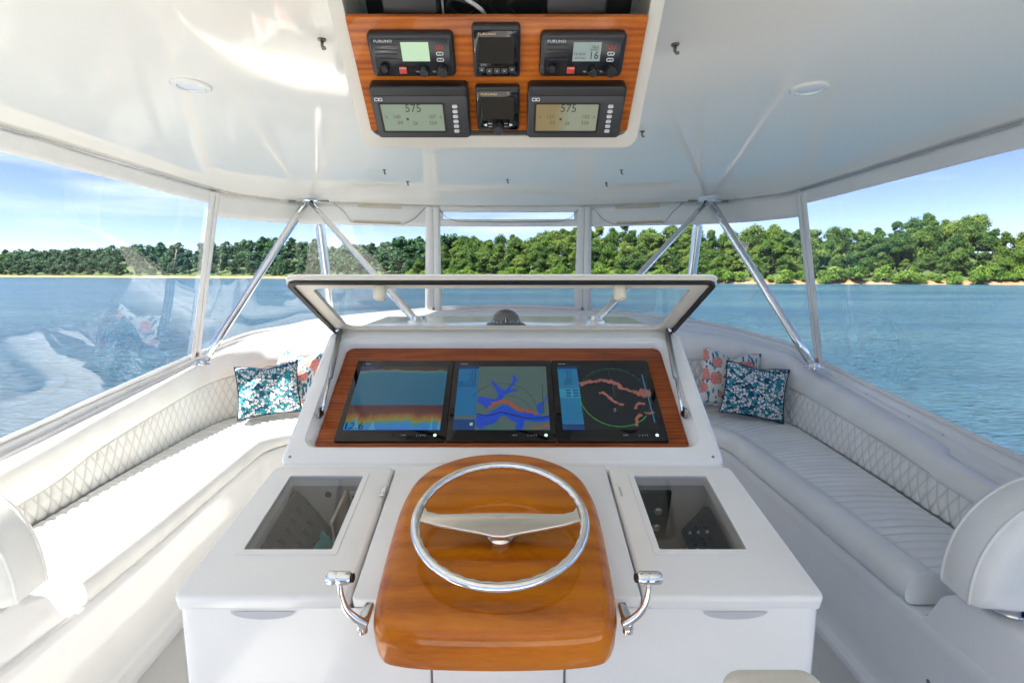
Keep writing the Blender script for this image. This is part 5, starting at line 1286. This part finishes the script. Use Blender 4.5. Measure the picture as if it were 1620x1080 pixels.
def pm_(x, y, z, yaw, lean, roll):
    """pillow standing with its face towards -Y, leaning back"""
    return Matrix.Translation((x, y, z)) @ Matrix.Rotation(R(yaw), 4, 'Z') @ Matrix.Rotation(R(90 - lean), 4, 'X') @ Matrix.Rotation(R(roll), 4, 'Z')
pillow(pm_(-1.99, 4.10, .715, 14, 20, 5), .49, .44, .17, TEALP, 'navy and teal floral pillow in the left settee corner', True, .035, PIPING)
pillow(pm_(-1.80, 4.33, .775, 0, 14, -6), .50, .50, .15, CORALP, 'coral and blue floral pillow behind the teal pillow on the left', False, .07, PIPING)
pillow(pm_(2.02, 4.06, .71, -16, 20, -7), .48, .44, .17, TEALP, 'navy and teal floral pillow in the right settee corner', True, .025, PIPING)
pillow(pm_(1.92, 4.31, .765, -4, 14, -7), .50, .50, .15, CORALP, 'coral and blue floral pillow behind the teal pillow on the right', False, .07, PIPING)

# ------------------------------------------------------------------ helm chair tops at the bottom edge
IVORY = pbr('ivory_vinyl', (.66, .62, .54), .5, bump=(160, .2, .002), var=.06)
for x, y, z, w, lab in ((.455, .72, 1.035, .165, 'right'), (-.33, .72, 1.005, .20, 'left')):
    t = thing('helm_chair', 'rounded ivory vinyl top of the helm chair at the bottom %s' % lab, 'chair', loc=(x, y, z - .5), group='helm chairs')
    link('backrest', box_me(-w / 2, w / 2, -.05, .05, .20, .5, .035, 5), IVORY, t)
    lathe('pedestal', [(.16, -(z - .5 - DECK_Z)), (.16, -(z - .5 - DECK_Z) + .02), (.04, -(z - .5 - DECK_Z) + .05), (.04, .25)], STEEL, t, 24)

# ------------------------------------------------------------------ small fastenings that catch the eye
for x, y in ((-.688, .62), (.680, .62), (-.688, .03), (.680, .03)):
    lathe('screw', [(.005, 0), (.005, .0012), (.003, .002), (.001, .002)], DSTEEL, con, 10, world=True, M=PM_ @ T(x, y, -.001))
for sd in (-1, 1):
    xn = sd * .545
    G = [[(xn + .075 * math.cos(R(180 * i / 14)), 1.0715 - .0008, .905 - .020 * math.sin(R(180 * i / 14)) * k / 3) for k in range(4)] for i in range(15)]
    link('finger_notch_shade', grid_me(G), pbr('notch_shade_grey', (.50, .51, .53), .4), con, world=True)  # flat plate, no recess: shade of the finger notch painted in as grey
for sd in (-1, 1):
    for t in (2.6, 3.0, 3.4, 3.8):
        tp, ft_, cr, inn = col(sd, t); p = lerp2(cr, ft_, .78)
        sn = lathe('canvas_snap', [(.007, 0), (.007, .002), (.004, .005), (.001, .005)], STEEL, None, 12, M=Matrix.Translation((p[0], p[1], ft_[2] - .0352)))
        tag(sn, 'tiny steel snap fastener on the %s coaming' % ('left' if sd < 0 else 'right'), 'snap', 'snap fasteners on the coaming')
